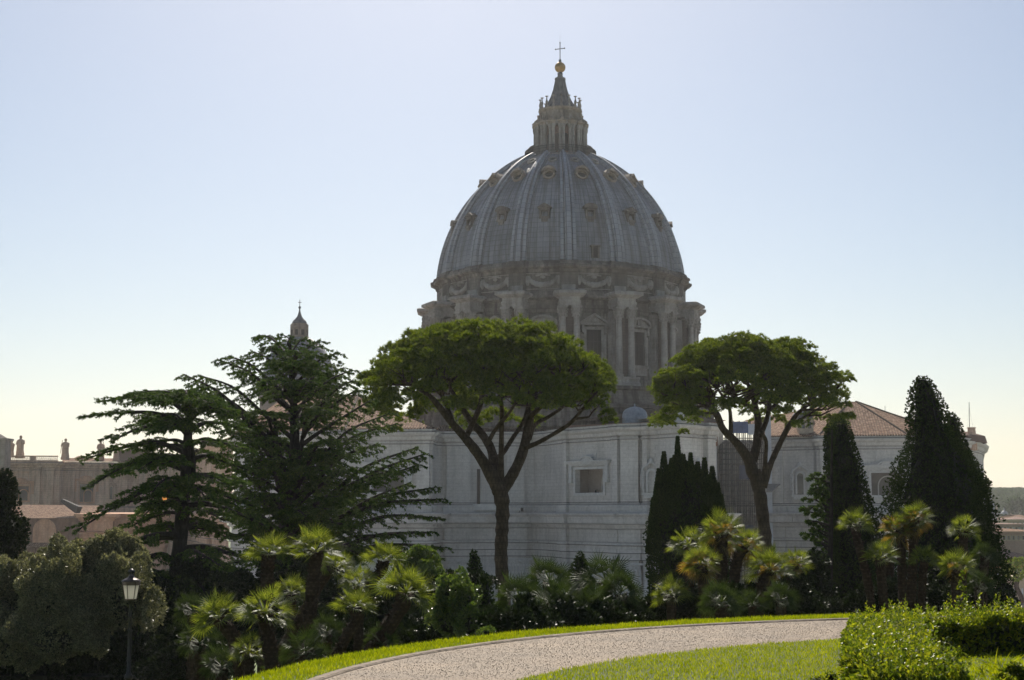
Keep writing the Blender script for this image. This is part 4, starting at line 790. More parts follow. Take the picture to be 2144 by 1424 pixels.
# umbrella pines -------------------------------------------------
def umbrella_pine(label,D,trunk,limbs,top,RXp,cxp,ytop,band,seed,nclump=300,outline=None,yaw=0):
    NR_=np.random.default_rng(seed); RR=random.Random(seed)
    b=trunk[-1]; base=P(b[0],b[1],D); base.z=min(base.z,gz(base.x,base.y))
    e=root('umbrella_pine',tuple(base),label,'tree','umbrella pines in front of the basilica')
    px=D/F
    mb=MB(); pts=[P(x,y,D) for x,y,_ in trunk]; rs=[w_*px*.45 for _,_,w_ in trunk]
    if base.z<pts[-1].z-.2: pts.append(base-Vector((0,0,.3))); rs.append(rs[-1]*1.25)
    sp=smooth_path(pts,5); rr=[]
    for i in range(len(sp)):
        t=i/(len(sp)-1)*(len(rs)-1); j=min(int(t),len(rs)-2); rr.append((rs[j]*(1-(t-j))+rs[j+1]*(t-j))*(1+.07*sin(i*2.1)+.05*RR.uniform(-1,1)))
    mb.tube(sp,rr,12); mb.build('trunk',M['bark'],e,tuple(base),True)
    c=P(cxp,ytop,D); Rr=RXp*px; zt=c.z; B=band*px
    def topz(x,y,rf):
        q=min(1,rf); return zt-B*.60*q**3.6+.25*sin(x*1.3+seed)*cos(y*1.1+seed)*.9+.16*sin(x*3.7)*cos(y*3.1)-.1
    mb=MB(); ends=[]
    for lb in limbs:
        dd=lb[0]; pl=lb[1]; n=len(pl); ps=[P(x,y,D+dd*(i/(n-1))**1.3) for i,(x,y,_) in enumerate(pl)]; rs=[w_*px*.43 for _,_,w_ in pl]
        sp=smooth_path(ps,4); r2=[]
        for i in range(len(sp)):
            t=i/(len(sp)-1)*(len(rs)-1); j=min(int(t),len(rs)-2); r2.append((rs[j]*(1-(t-j))+rs[j+1]*(t-j))*(1+.06*RR.uniform(-1,1)))
        mb.tube(sp,r2,9); ends.append((sp,r2))
    # clumps over the domed crown
    cl=[]
    tries=0
    while len(cl)<nclump and tries<20000:
        tries+=1; a=RR.uniform(0,2*pi); rf=math.sqrt(RR.random()); 
        lob=1+.06*sin(3*a+seed)+.05*sin(5*a+2*seed)
        x=c.x+Rr*rf*cos(a)*lob*.94; y=D+Rr*rf*sin(a)*lob*.94*.95; z=topz(x,y,rf)-RR.random()**1.1*B*(.32+.26*rf)
        s=RR.uniform(.30,.66)*(.9+.2*(1-rf))*Rr/6.1
        if all((x-q[0])**2+(y-q[1])**2+(1.3*(z-q[2]))**2>(.27*(s+q[3]))**2 for q in cl): cl.append((x,y,z,s,rf))
    # fine branches: each clump to nearest limb point
    allp=[(p,r) for sp,r2 in ends for p,r in zip(sp[len(sp)//3:],r2[len(sp)//3:])]
    for q in cl[::3]:
        v=Vector(q[:3]); bp=min(allp,key=lambda t:(t[0]-v).length+ (3 if t[0].z>v.z-.3 else 0)); L=(bp[0]-v).length
        if L>2.6: continue
        mid=bp[0].lerp(v,.5)+Vector((RR.uniform(-.3,.3),RR.uniform(-.3,.3),-.12*L)); mb.tube([bp[0],mid,v],[min(.09,bp[1]*.8),.05,.02],5)
        m3=mid.lerp(v,.4); 
        for _ in range(2): mb.tube([m3,m3+Vector((RR.uniform(-.7,.7),RR.uniform(-.7,.7),RR.uniform(.2,.6)))],[.028,.01],4)
    mb.build('limbs',M['bark'],e,tuple(base),True)
    A=np.array(cl); per=40; n=len(A)*per; Cn=np.repeat(A,per,0)
    d=unit(NR_.normal(size=(n,3))); d[:,2]=np.where(d[:,2]<-.25,-d[:,2]*.6,d[:,2]); 
    rad_=Cn[:,3]*NR_.uniform(.55,1.05,n)**.6
    bump=1+.22*np.sin(d[:,0]*7+Cn[:,0]*3)*np.sin(d[:,1]*7+Cn[:,1]*5)
    Pt=Cn[:,:3]+d*np.stack([rad_*bump,rad_*bump,rad_*bump*.72],1)
    V,Q=tufts(Pt,d+np.array([0,0,.6]),26,.2*Rr/6.1,.026*Rr/6.1,.8)
    cr=npmesh('crown',V,Q,M['pine'],e,tuple(base)); return e
umbrella_pine('largest umbrella pine, its broad flat crown across the drum and its trunk forked low',70,
 [(1046,1020,40),(1052,1060,34),(1051,1110,30),(1049,1160,31),(1052,1210,30),(1056,1262,31)],
 [(-2,[(1046,1030,36),(1032,1000,34),(1000,950,25),(972,915,21),(945,885,17),(922,855,15),(900,830,12),(870,810,8),(840,800,5)]),
  (2.5,[(1042,1010,30),(1036,980,28),(1028,940,22),(1010,910,20),(988,885,17),(968,855,14),(950,825,10),(935,800,6)]),
  (-1,[(975,918,14),(990,885,14),(1005,850,13),(1010,815,11),(1013,780,7)]),
  (1.5,[(1030,965,18),(1052,950,12),(1075,915,11),(1095,885,10),(1105,850,9),(1110,800,6)]),
  (-2.5,[(1047,1015,22),(1049,960,14),(1050,905,12),(1051,860,11),(1045,820,9),(1030,780,6)]),
  (.5,[(1050,1030,30),(1075,990,27),(1093,950,25),(1104,905,24),(1110,865,21),(1118,830,17),(1125,780,10)]),
  (-3,[(1100,938,13),(1130,925,11),(1165,905,10),(1195,885,9),(1225,850,7),(1250,820,5)]),
  (3,[(1108,920,12),(1120,890,10),(1150,872,9),(1180,850,8),(1205,815,6)]),
  (-3.5,[(1112,870,14),(1145,840,11),(1175,815,9),(1200,790,6)]),
  (3.5,[(950,890,12),(935,850,10),(920,820,8),(905,790,5)]),(3.5,[(1118,830,14),(1100,800,10),(1080,770,6)]),(-4,[(1020,930,12),(1040,895,10),(1062,870,8),(1080,840,7),(1090,800,5)])],
 0,277,1022,688,174,3,620)
umbrella_pine('smaller umbrella pine in front of the scaffold, its trunk leaning and dividing in three',78,
 [(1578,985,32),(1590,1030,30),(1597,1080,29),(1605,1150,29),(1612,1210,30)],
 [(-2,[(1576,990,32),(1566,960,26),(1540,925,20),(1515,900,17),(1500,870,13),(1480,850,9),(1450,835,6),(1420,825,4)]),
  (1.5,[(1575,965,26),(1585,930,21),(1588,890,20),(1583,855,14),(1572,820,11),(1560,790,7)]),
  (2,[(1590,915,14),(1605,880,12),(1612,840,9),(1618,800,6)]),
  (-1.5,[(1600,1010,18),(1603,960,10),(1604,925,9),(1595,905,8)]),
  (.5,[(1597,1020,22),(1612,975,15),(1630,935,14),(1650,895,13),(1668,868,10),(1690,850,7),(1720,835,5)]),
  (3,[(1515,900,12),(1500,860,9),(1470,830,6)]),(-3,[(1530,920,12),(1530,880,10),(1525,850,8),(1500,810,5)]),(-3,[(1583,860,10),(1550,840,7),(1520,820,5)]),(3,[(1610,860,8),(1640,830,7),(1660,800,5)]),(2,[(1655,890,8),(1690,870,6),(1730,845,4)])],
 0,210,1558,714,158,8,640)
# cedars ------------------------------------------------------------
def spray(segs,NR_,L0,bw):
    "needle tufts hanging along twig segments"
    Pt=[];Dd=[]
    for a,b,n in segs:
        t=NR_.uniform(0,1,n)[:,None]; Pt.append(np.array(a)*(1-t)+np.array(b)*t); Dd.append(np.repeat([np.array(b)-np.array(a)],n,0))
    Pt=np.vstack(Pt); Dd=unit(np.vstack(Dd)); n=len(Pt)
    return tufts(Pt,Dd*.55+np.array([0,0,-.12]),5,L0,bw,.75)
def cedar(label,D,trunks,branches,seed,twl=1.1,rise=.1,fol=1.):
    NR_=np.random.default_rng(seed); RR=random.Random(seed); px=D/F
    b=trunks[0][-1]; base=P(b[0],b[1],D); base.z=min(base.z,gz(base.x,base.y))
    e=root('cedar',tuple(base),label,'tree','cedars on the left')
    mb=MB()
    for tr in trunks:
        ps=[P(x,y,D+(t_[0] if (t_:=rest) else 0)) for x,y,w_,*rest in tr]; rs=[t[2]*px/2 for t in tr]
        if tr is trunks[0] and base.z<ps[-1].z-.2: ps.append(base-Vector((0,0,.3))); rs.append(rs[-1]*1.15)
        sp=smooth_path(ps,4); r2=[]
        for i in range(len(sp)):
            t=i/(len(sp)-1)*(len(rs)-1); j=min(int(t),len(rs)-2); r2.append((rs[j]*(1-(t-j))+rs[j+1]*(t-j))*(1+.05*RR.uniform(-1,1)))
        mb.tube(sp,r2,11)
    mb.build('trunk',M['barkd'],e,tuple(base),True)
    mb=MB(); segs=[]
    for (sx,sy,tx,ty,dd,wd) in branches:
        A=P(sx,sy,D); T=P(tx,ty,D+dd); L=(T-A).length; up=Vector((0,0,1)); k=RR.uniform(.06,.13)*L
        mid=[A, A.lerp(T,.3)+up*k*(.3 if rise>0 else 1.), A.lerp(T,.62)+up*k*.75+Vector((RR.uniform(-.2,.2),RR.uniform(-.3,.3),0)), T]
        sp=smooth_path(mid,6); n=len(sp); w0=wd*px/2; mb.tube(sp,[w0*(1-.88*i/(n-1))+.012 for i in range(n)],7)
        hd=(T-A); hd.z=0; hd.normalize(); sd_=Vector((-hd.y,hd.x,0))
        nt_=int(L/.17)
        for j in range(nt_):
            f=.22+.78*(j+RR.random())/nt_; q=f*(n-1); i=min(int(q),n-2); p=sp[i].lerp(sp[i+1],q-i); 
            side=1 if j%2 else -1; l_=twl*(1.08-f*.75)*RR.uniform(.55,1.2)*min(1,L/3+.3)
            d=(hd*RR.uniform(.4,1.)+sd_*side*RR.uniform(.5,1.1)).normalized(); dz=RR.uniform(-.22,.10)
            q2=p+d*l_*.55+Vector((0,0,l_*.55*(dz+.10))); q3=p+d*l_+Vector((0,0,l_*(dz-.10)))
            mb.tube([p,q2,q3],[.014,.009,.005],3,False)
            nn=max(3,int(l_*20*fol)); segs.append((p.lerp(q2,.3),q2,nn//2+1)); segs.append((q2,q3,nn//2+1))
            for z_ in range(2):   # side twigs, drooping slightly
                m_=q2.lerp(q3,RR.random()); dr=(d+sd_*RR.uniform(-1,1)+hd*RR.uniform(-.4,.8)).normalized(); q4=m_+dr*l_*.4+Vector((0,0,-l_*RR.uniform(.02,.28))); segs.append((m_,q4,int(4*fol)+1))
        segs.append((sp[-3],sp[-1],10))
    mb.build('branches',M['barkd'],e,tuple(base),True)
    V,Q=spray(segs,NR_,.13,.03); npmesh('foliage',V,Q,M['cedar'],e,tuple(base)); return e
RB=random.Random(5)
# left cedar: near level tiers
tips=[(178,872,-1,3,895),(215,840,1,3,868),(285,826,2,2,850),(232,925,-2,3,905),(190,1018,-1,3,962),(182,960,1,3,950),(160,1112,-2,3,1012),(215,1000,2,3,985),(255,1055,-1,3,1050),(268,1104,1,2,1075),(300,1080,3,2,1070),(178,1178,-2.5,4,1120),(240,1165,1,2,1130),
 (300,835,-3,2,862),(340,828,-1,2,845),(330,905,-3,2,905),(300,945,2,2,930),(290,985,-3,2,975),(320,1030,-3,2,1030),
 (455,832,1,3,858),(480,862,-2,3,880),(505,900,2,3,905),(512,940,-1,3,935),(520,985,2,3,965),(500,1012,-2,3,1010),(530,1060,1,3,1022),(552,1100,-1,4,1060),(480,1128,2,2,1110),(565,1182,-1,4,1150),(545,1222,1,4,1185),(470,1090,-2,2,1090),(440,845,-3,2,860),(430,1045,-3,2,1040),(450,965,3,2,960),(470,1190,-3,3,1180),(520,1250,-2,3,1200),
 (360,828,3,2,850),(420,836,-2,2,850),(395,828,-2,2,845),(130,1318,-7,4,1230),(205,1292,-6,3,1220),(300,1345,-6,3,1250),(330,1250,-4,3,1215),(230,1225,-4,3,1180),(460,1280,-4,3,1225)]
def trx(y,pts):
    pts=sorted(pts,key=lambda p:p[1])
    for a,b in zip(pts,pts[1:]):
        if a[1]<=y<=b[1]: return a[0]+(b[0]-a[0])*(y-a[1])/(b[1]-a[1])
    return pts[0][0] if y<pts[0][1] else pts[-1][0]
TR1=[(396,832,6),(396,870,14),(392,940,20),(388,1010,25),(382,1080,29),(376,1150,31),(371,1215,33)]
br=[]
for tx,ty,dd,wd,sy in tips: br.append((trx(sy,TR1),sy,tx,ty,dd*1.2,wd*3.6))
for k in range(26):
    ty=RB.uniform(840,1120); s=RB.choice((-1,1)); tx=390+s*RB.uniform(25,95); br.append((trx(ty+15,TR1),ty+15,tx,ty,RB.choice((-1,1))*RB.uniform(1.8,3.6),7))
cedar('left cedar with level drooping tiers and a single straight trunk above the lamp',52,[TR1,[(396,900,7),(405,960,9),(402,1010,12),(386,1050,14)]],br,4,1.05,0)
TR2=[(607,706,4),(608,745,9),(612,800,14),(616,870,18),(617,940,22),(612,1010,32),(606,1070,38),(602,1130,42),(598,1200,46)]
TB=[(575,870,7),(580,930,11),(592,1000,16),(600,1060,22),(602,1110,26)]
TC=[(640,880,6),(628,950,10),(622,1010,16),(610,1070,20)]
tips=[(555,705,3,2),(590,700,-1,1),(640,706,1,1),(668,713,-1,2),(526,735,1,2),(565,726,-2,2),(708,738,-1,2),(692,762,2,2),(480,746,2,3),(456,753,-1,3),(500,776,2,2),(738,797,-2,3),(735,775,1,2),(385,784,-1,4),(418,786,2,3),(405,802,1,3),(420,828,-2,3),(450,862,2,3),(749,815,-1,3),(778,837,1,3),(720,770,3,2),(814,866,-1,3),(829,888,1,3),(876,936,-2,4),(891,950,1,4),(876,973,3,3),(860,1010,-2,3),(911,1021,1,4),(928,1045,-1,4),(920,1085,2,4),(898,1115,-3,4),(931,1147,1,4),(905,1165,-2,3),(840,1050,3,3),(820,985,-3,3),(830,1120,3,3),(790,930,-3,3),(800,1160,-3,3),
 (470,900,-3,3),(485,930,2,3),(455,960,-1,3),(470,1000,2,3),(440,1030,-2,4),(490,1050,-3,3),(500,1090,2,3),(480,1120,-2,4),(520,1150,1,3),(540,860,-4,3),(560,800,-4,3),(650,800,-4,3),(680,860,-4,3),(700,920,-4,3),(640,760,-3,2),(590,760,-3,2),(740,980,-4,3),(700,1040,-4,3),(640,1080,-4,3),(560,1040,-4,3),(540,980,-4,3),(520,920,-4,3),(730,1100,-4,3),(870,1165,-2,3),(760,1150,2,3),(700,1165,-3,3),(640,1190,-3,3),(560,1170,-3,3),(480,1180,-2,3)]
br=[]
for tx,ty,dd,wd in tips:
    dx=abs(tx-608); sy=min(1150,ty+ (.52 if tx>600 else .62)*dx+18); 
    if ty>1040: sy=min(1185,ty+.22*dx)
    T=TR2 if (dd>0 or sy<880) else (TB if tx<600 else TC); br.append((trx(sy,T),sy,tx,ty,dd*1.15,wd*3.3))
for k in range(40):
    ty=RB.uniform(725,1130); s=RB.choice((-1,1)); m_=30+(ty-700)*.48; tx=608+s*RB.uniform(12,min(m_,185)); sy=min(1150,ty+.5*abs(tx-608)+20); br.append((trx(sy,TR2),sy,tx,ty,RB.choice((-1,1))*RB.uniform(1.,5.),8))
cedar('tall spreading cedar with rising branches and several stems in front of the side dome',60,[TR2,TB,TC,[(560,900,6),(566,950,9),(585,1020,12),(600,1075,14)]],br,9,1.2,.1)
# solid-looking evergreens: crown filled inside an outline ---------------
def evergreen(name,label,cat_,D,outline,mat,seed,group=None,lump=.35,nd=95,L=.13,W=.05,up=.6,spread=.55,core=.72,flat=1.,lumps=None,trunk=None,spires=None):
    "outline: [(y, x_left, x_right)] top to bottom in photograph pixels, turned into a round crown"
    NR_=np.random.default_rng(seed); px=D/F
    ys=[o[0] for o in outline]; Z=np.array([ZZ(y,D) for y in ys]); XL=np.array([PX(o[1],D) for o in outline]); XR=np.array([PX(o[2],D) for o in outline])
    cx_=(XL[-1]+XR[-1])/2; g0=gz(cx_,D); 
    if Z[-1]>g0+.15: Z=np.append(Z,g0); XL=np.append(XL,XL[-1]*.9+cx_*.1); XR=np.append(XR,XR[-1]*.9+cx_*.1)
    base=(cx_,D,min(g0,Z[-1])); e=root(name,base,label,cat_,group)
    zi=Z[::-1]; Cx=(XL+XR)[::-1]/2; Rx=(XR-XL)[::-1]/2
    def prof_(z): return np.interp(z,zi,Cx),np.interp(z,zi,Rx)
    H=Z[0]-Z[-1]; zz=np.linspace(Z[-1],Z[0],400); area=2*np.pi*(prof_(zz)[1]+.05).mean()*H*flat
    n=int(area*nd); cdf=np.cumsum(prof_(zz)[1]+.08); cdf/=cdf[-1]; z=np.interp(NR_.uniform(0,1,n),cdf,zz); a=NR_.uniform(0,2*np.pi,n)
    cx__,r=prof_(z)
    # lumps: clumped displacement of the surface
    k=NR_.uniform(0,6.28,6); lm=(np.sin(a*5+z*2.6/lump*.35+k[0])*np.sin(z*3.1/lump*.35+a*2+k[1])+.6*np.sin(a*11+z*5+k[2])*np.sin(z*7+a*4+k[3])+.35*np.sin(a*23+k[4])*np.sin(z*13+k[5]))
    rr=r*(1+lm*lump*.16)-NR_.uniform(0,1,n)**2*.35*np.minimum(r,1.); rr=np.maximum(rr,.02)
    Pt=np.stack([cx__+rr*np.cos(a),D+rr*np.sin(a)*flat,z+lm*.05],1); D_=np.stack([np.cos(a),np.sin(a),np.full(n,up)],1)
    V,Q=tufts(Pt,D_,6,L,W,spread); parts=[(V,Q)]
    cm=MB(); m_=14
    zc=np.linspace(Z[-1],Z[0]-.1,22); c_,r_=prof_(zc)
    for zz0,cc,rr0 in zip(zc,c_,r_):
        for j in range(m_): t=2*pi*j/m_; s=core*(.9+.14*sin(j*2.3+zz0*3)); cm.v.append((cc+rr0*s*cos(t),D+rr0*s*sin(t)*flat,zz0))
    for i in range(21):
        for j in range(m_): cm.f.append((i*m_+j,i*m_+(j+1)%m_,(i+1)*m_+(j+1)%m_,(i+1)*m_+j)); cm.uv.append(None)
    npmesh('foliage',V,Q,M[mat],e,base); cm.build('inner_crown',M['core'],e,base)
    if trunk:
        tm=MB(); tm.tube([(cx_,D,base[2]-.3),(cx_,D,base[2]+(Z[0]-base[2])*.7)],[trunk,trunk*.4],8); tm.build('trunk',M['barkd'],e,base)
    return e
CG='cypresses before the basilica'
evergreen('cypress','tallest dark cypress with a broad ragged base near the right edge','tree',47,[(789,1935,1941),(796,1926,1952),(815,1916,1965),(850,1911,1980),(900,1908,1994),(940,1904,2018),(965,1888,2035),(990,1880,2048),(1010,1875,2062),(1030,1870,2060),(1070,1864,2068),(1120,1866,2084),(1180,1872,2097),(1240,1880,2105),(1290,1884,2105)],'cyp',21,CG,1.05,330,.08,.032,trunk=.3,core=.74)
evergreen('cypress','smaller offshoot cypress peak joined to the right shoulder of the tallest cypress','tree',49,[(866,1995,1999),(880,1988,2012),(910,1985,2022),(950,1985,2035),(1000,1985,2058),(1012,1990,2074),(1030,1990,2070),(1080,1990,2072)],'cyp',22,CG,.9,330,.08,.032)
evergreen('cypress','narrow round topped cypress between the arched niche and the right loggia','tree',49,[(882,1760,1768),(892,1750,1780),(920,1742,1790),(960,1740,1800),(1010,1737,1812),(1060,1734,1826),(1120,1733,1842),(1180,1732,1856),(1240,1734,1860),(1290,1736,1858)],'cyp',23,CG,.7,330,.08,.032,trunk=.3)
evergreen('cypress','short blunt cypress stem leaning on the left of the narrow round topped cypress','tree',50,[(890,1738,1742),(900,1732,1752),(940,1729,1758),(1000,1728,1762),(1080,1726,1765)],'cyp',24,CG,.6,330,.08,.032)
ms_=[(1420,915,7,1010),(1391,946,9,1020),(1407,962,9,1020),(1432,952,9,1020),(1447,948,8,1030),(1462,965,10,1040),(1476,957,9,1040),(1492,980,11,1060),(1380,985,10,1040),(1503,1010,10,1080),(1368,1040,9,1100),(1399,975,9,1030),(1413,955,8,1020),(1427,948,8,1020),(1440,965,9,1030),(1455,972,9,1030),(1469,982,9,1040),(1484,992,10,1050),(1385,1008,10,1060),(1374,1024,10,1070),(1498,1003,10,1070),(1510,1035,9,1090)]
evergreen('cypress','wide many pointed cypress in front of the apse corner, left of the scaffold','tree',50,[(985,1404,1440),(1000,1390,1468),(1025,1378,1492),(1060,1366,1508),(1090,1358,1520),(1120,1354,1526),(1180,1352,1520),(1240,1354,1510),(1300,1360,1500)],'cyp',25,CG,.6,330,.08,.032,up=1.3,trunk=.3)
sub=[o for o in bpy.data.objects if o.get('label','').startswith('wide many pointed')][0]
pv=[]
for x,yt,w_,yb in [(a,b+abs(a-1422)%7,c*1.7,d+55) for a,b,c,d in ms_]:
    D=50+RB.uniform(-.6,.6); n=2200; t=NR.uniform(0,1,n); y_=yt+(yb-yt)*t; r=(w_*(.06+.94*t**.85))*D/F; a=NR.uniform(0,6.28,n)
    Pt=np.stack([np.array([PX(x,D)]*n)+r*np.cos(a),D+r*np.sin(a),np.interp(t,[0,1],[ZZ(yt,D),ZZ(yb,D)])],1); pv.append(tufts(Pt,np.stack([np.cos(a)*.5,np.sin(a)*.5,np.ones(n)],1),6,.09,.032,.3))
V,Q=cat(pv); npmesh('spires',V,Q,M['cyp'],sub,tuple(WO[sub.name]))
evergreen('cypress','little pointed cypress standing left of the large pine trunk','tree',44,[(1154,991,994),(1165,986,999),(1190,981,1007),(1215,979,1012),(1240,980,1014)],'cyp',26,CG,.4,260,.08,.035,up=1.2)
evergreen('cypress','small dark cypress bush at the foot of the large pine trunk','tree',38,[(1205,1010,1016),(1220,1002,1026),(1250,998,1032),(1290,994,1034),(1320,996,1032)],'cyp',27,CG,.4,260,.08,.035,up=1.2)
evergreen('conifer','small conifer tip before the wall, above the dark palms right of the pine','tree',46,[(1158,1213,1216),(1175,1207,1222),(1195,1196,1232),(1215,1188,1238),(1250,1185,1240)],'cyp',28,None,.9,260,.12,.03,up=.5)
# thin leaning conifer left of narrow cypress: tiered tufts
br=[];T3=[(1742,900,3),(1741,980,5),(1740,1080,8),(1738,1200,11),(1738,1290,12)]
for k in range(34):
    ty=985+k*9.0; s=-1; tx=1735-RB.uniform(25,46+min(22,(ty-985)*.12)); br.append((1740,ty+18,tx,ty+RB.uniform(-6,8),RB.uniform(-1.2,1.2),4))
ce=cedar('thin ragged conifer with short upturned boughs hugging the left side of the narrow cypress',48,[T3],br,31,.42,.1,1.5); ce.name='conifer'; del ce['group']
# leafy shrubs ---------------------------------------------------------
def shrub(name,label,blobs,mat,seed,nd=150,L=.09,W=.045,group=None,cat_='shrub',up=.45,core=.72,spread=.8):
    NR_=np.random.default_rng(seed); ps=[];cores=[]; xs_=[PX(b[0],b[2]) for b in blobs]; x0=sum(xs_)/len(xs_); D0=blobs[0][2]; g0=gz(x0,D0); base=(x0,D0,g0); e=root(name,base,label,cat_,group)
    RS=random.Random(seed); allb=[(*b,1) for b in blobs]
    for (x,y,D,rx,ry) in blobs:
        if rx<20: continue
        for k in range(17): t=RS.uniform(-.5,pi+.5); f=RS.uniform(.5,1.12); g=RS.uniform(.16,.40); allb.append((x+rx*f*cos(t),y-ry*f*sin(t),D-RS.uniform(-.5,1)*rx*D/F*.7,rx*g,ry*g*RS.uniform(.8,2.0),0))
    for (x,y,D,rx,ry,main) in allb:
        if main and rx>=20: rx*=.74; ry*=.74
        c=P(x,y,D); a=rx*D/F; b=ry*D/F; n=int(4*pi*((a*b+a*a+a*b)/3)*nd); d=unit(NR_.normal(size=(n,3))); lm=1+.12*np.sin(d[:,0]*6+x)*np.sin(d[:,2]*7+y)+.09*np.sin(d[:,0]*15+d[:,1]*9)*np.sin(d[:,2]*17)
        q=lm*NR_.uniform(.72,1.04,n)**.7; Pt=np.array(c)+d*q[:,None]*np.array([a,a*.9,b]); ps.append(tufts(Pt,d+np.array([0,0,up]),5,L,W,spread)); main and cores.append((c,(a*core,a*.8*core,b*core)))
    V,Q=cat(ps); npmesh('foliage',V,Q,M[mat],e,base)
    for c,r_ in cores: cm=MB(); blob(cm,c,r_); cm.build('dark_core',M['core'],e,base,True)  # solid dark lumps that close the shrub and darken its inside
    return e
SG='grey green oaks at the left'
shrub('holm_oak','tallest grey green oak shrub just behind the lamp, below the annex wall',[(225,1200,41,62,68),(262,1180,41.5,38,45),(190,1240,41,55,60),(260,1260,40,60,70),(235,1145,42,28,24)],'oak',41,330,.085,.032,SG,'shrub',.9,.8)
shrub('holm_oak','wide grey green oak shrub between the tallest and the darker one',[(135,1200,41,60,55),(110,1255,40,70,75),(170,1270,40,50,60),(140,1160,42,34,26),(125,1330,40,90,70)],'oak',42,330,.085,.032,SG,'shrub',.9,.8)
shrub('holm_oak','darker oak shrub cut by the left edge of the photo beneath the broad pine',[(20,1270,42,70,75),(60,1240,43,55,50),(0,1210,43,45,35),(40,1350,41,90,60)],'oak',43,330,.085,.032,SG,'shrub',.9,.8)
evergreen('dark_tree','dark bushy tree cut by the left edge above the oak shrubs','tree',50,[(985,-30,10),(1000,-40,25),(1040,-50,30),(1060,-50,34),(1075,-55,28),(1090,-60,48),(1120,-60,56),(1150,-60,50),(1175,-60,44),(1220,-60,30)],'shrub',44,None,1.3,200,.12,.06,core=.8)
UG='dark undergrowth along the slope'
ug=[('dark undergrowth bush at the bottom left behind the low hedge',[(60,1385,43,120,60),(180,1370,43,70,55)]),('black green bush filling the dark behind the lamp post',[(300,1330,47,90,80),(250,1385,44,70,45)]),('shaded bush between the lamp post and the leftmost fan palm',[(375,1340,45,70,80),(400,1400,40,90,60)]),
 ('dark shrub mass beneath the left cedar trunk',[(420,1250,50,80,60),(480,1300,48,90,70)]),('dark shrub mass below the tall cedar, behind the tallest left palms',[(600,1260,50,100,80),(700,1290,48,90,80),(640,1340,46,100,60)]),
 ('shaded bushes behind the right leaning palms of the left group',[(800,1310,42,80,60),(870,1300,42,70,60),(760,1370,36,60,50)]),('low dark bush at the verge between palms and laurel',[(900,1330,34,55,45),(860,1350,32,50,30)])]
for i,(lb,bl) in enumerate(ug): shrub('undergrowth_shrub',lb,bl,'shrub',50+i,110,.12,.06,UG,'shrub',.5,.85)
shrub('laurel','light speckled laurel behind the palm with the widest fan crown',[(868,1190,48,44,34),(900,1225,47,30,35),(845,1215,48,35,30)],'laurel',61,200,.09,.05,'glossy laurels')
shrub('laurel','upright glossy laurel beside the verge, left of the large pine trunk',[(950,1245,33,36,45),(975,1270,32.5,28,50),(940,1300,33,42,45),(985,1310,32,25,35)],'laurel',62,210,.075,.042,'glossy laurels')
shrub('laurel','dark rounded shrub with drooping pale top behind the upright laurel',[(925,1245,38,40,42),(1000,1222,39,34,18)],'shrub',63,190,.09,.04,'glossy laurels')
shrub('verge_shrub','tiny light green shrub on the verge at the foot of the small cypress bush',[(1018,1327,22.5,17,12)],'laurel',64,500,.05,.03)
ug=[('dark low bush on the verge under the leftmost dark palm',[(1060,1310,26,40,32),(1110,1305,28,50,38)]),('dark low bush on the verge below the apse window',[(1180,1300,30,60,36),(1250,1295,31,60,36)]),('dark bush at the foot of the many pointed cypress',[(1350,1290,38,50,40),(1300,1296,33,45,30)]),
 ('dark bush below the yellow green palms right of the many pointed cypress',[(1420,1275,38,60,40),(1500,1280,38,60,40)]),('dark bush below the palms in front of the right pine trunk',[(1590,1275,38,60,40),(1670,1275,38,60,45)]),('ragged dark bush left of the narrow cypress base',[(1705,1240,42,35,70),(1720,1290,40,40,30)]),
 ('dark bush behind the hedge beneath the tall twin palms',[(1850,1280,40,70,50),(1930,1280,40,70,45)]),('dark bush behind the hedge beneath the lamp at the right',[(2010,1275,42,70,45),(2080,1285,42,50,40)])]
for i,(lb,bl) in enumerate(ug): shrub('undergrowth_shrub',lb,bl,'shrub',70+i,120,.11,.055,UG,'shrub',.5,.85)
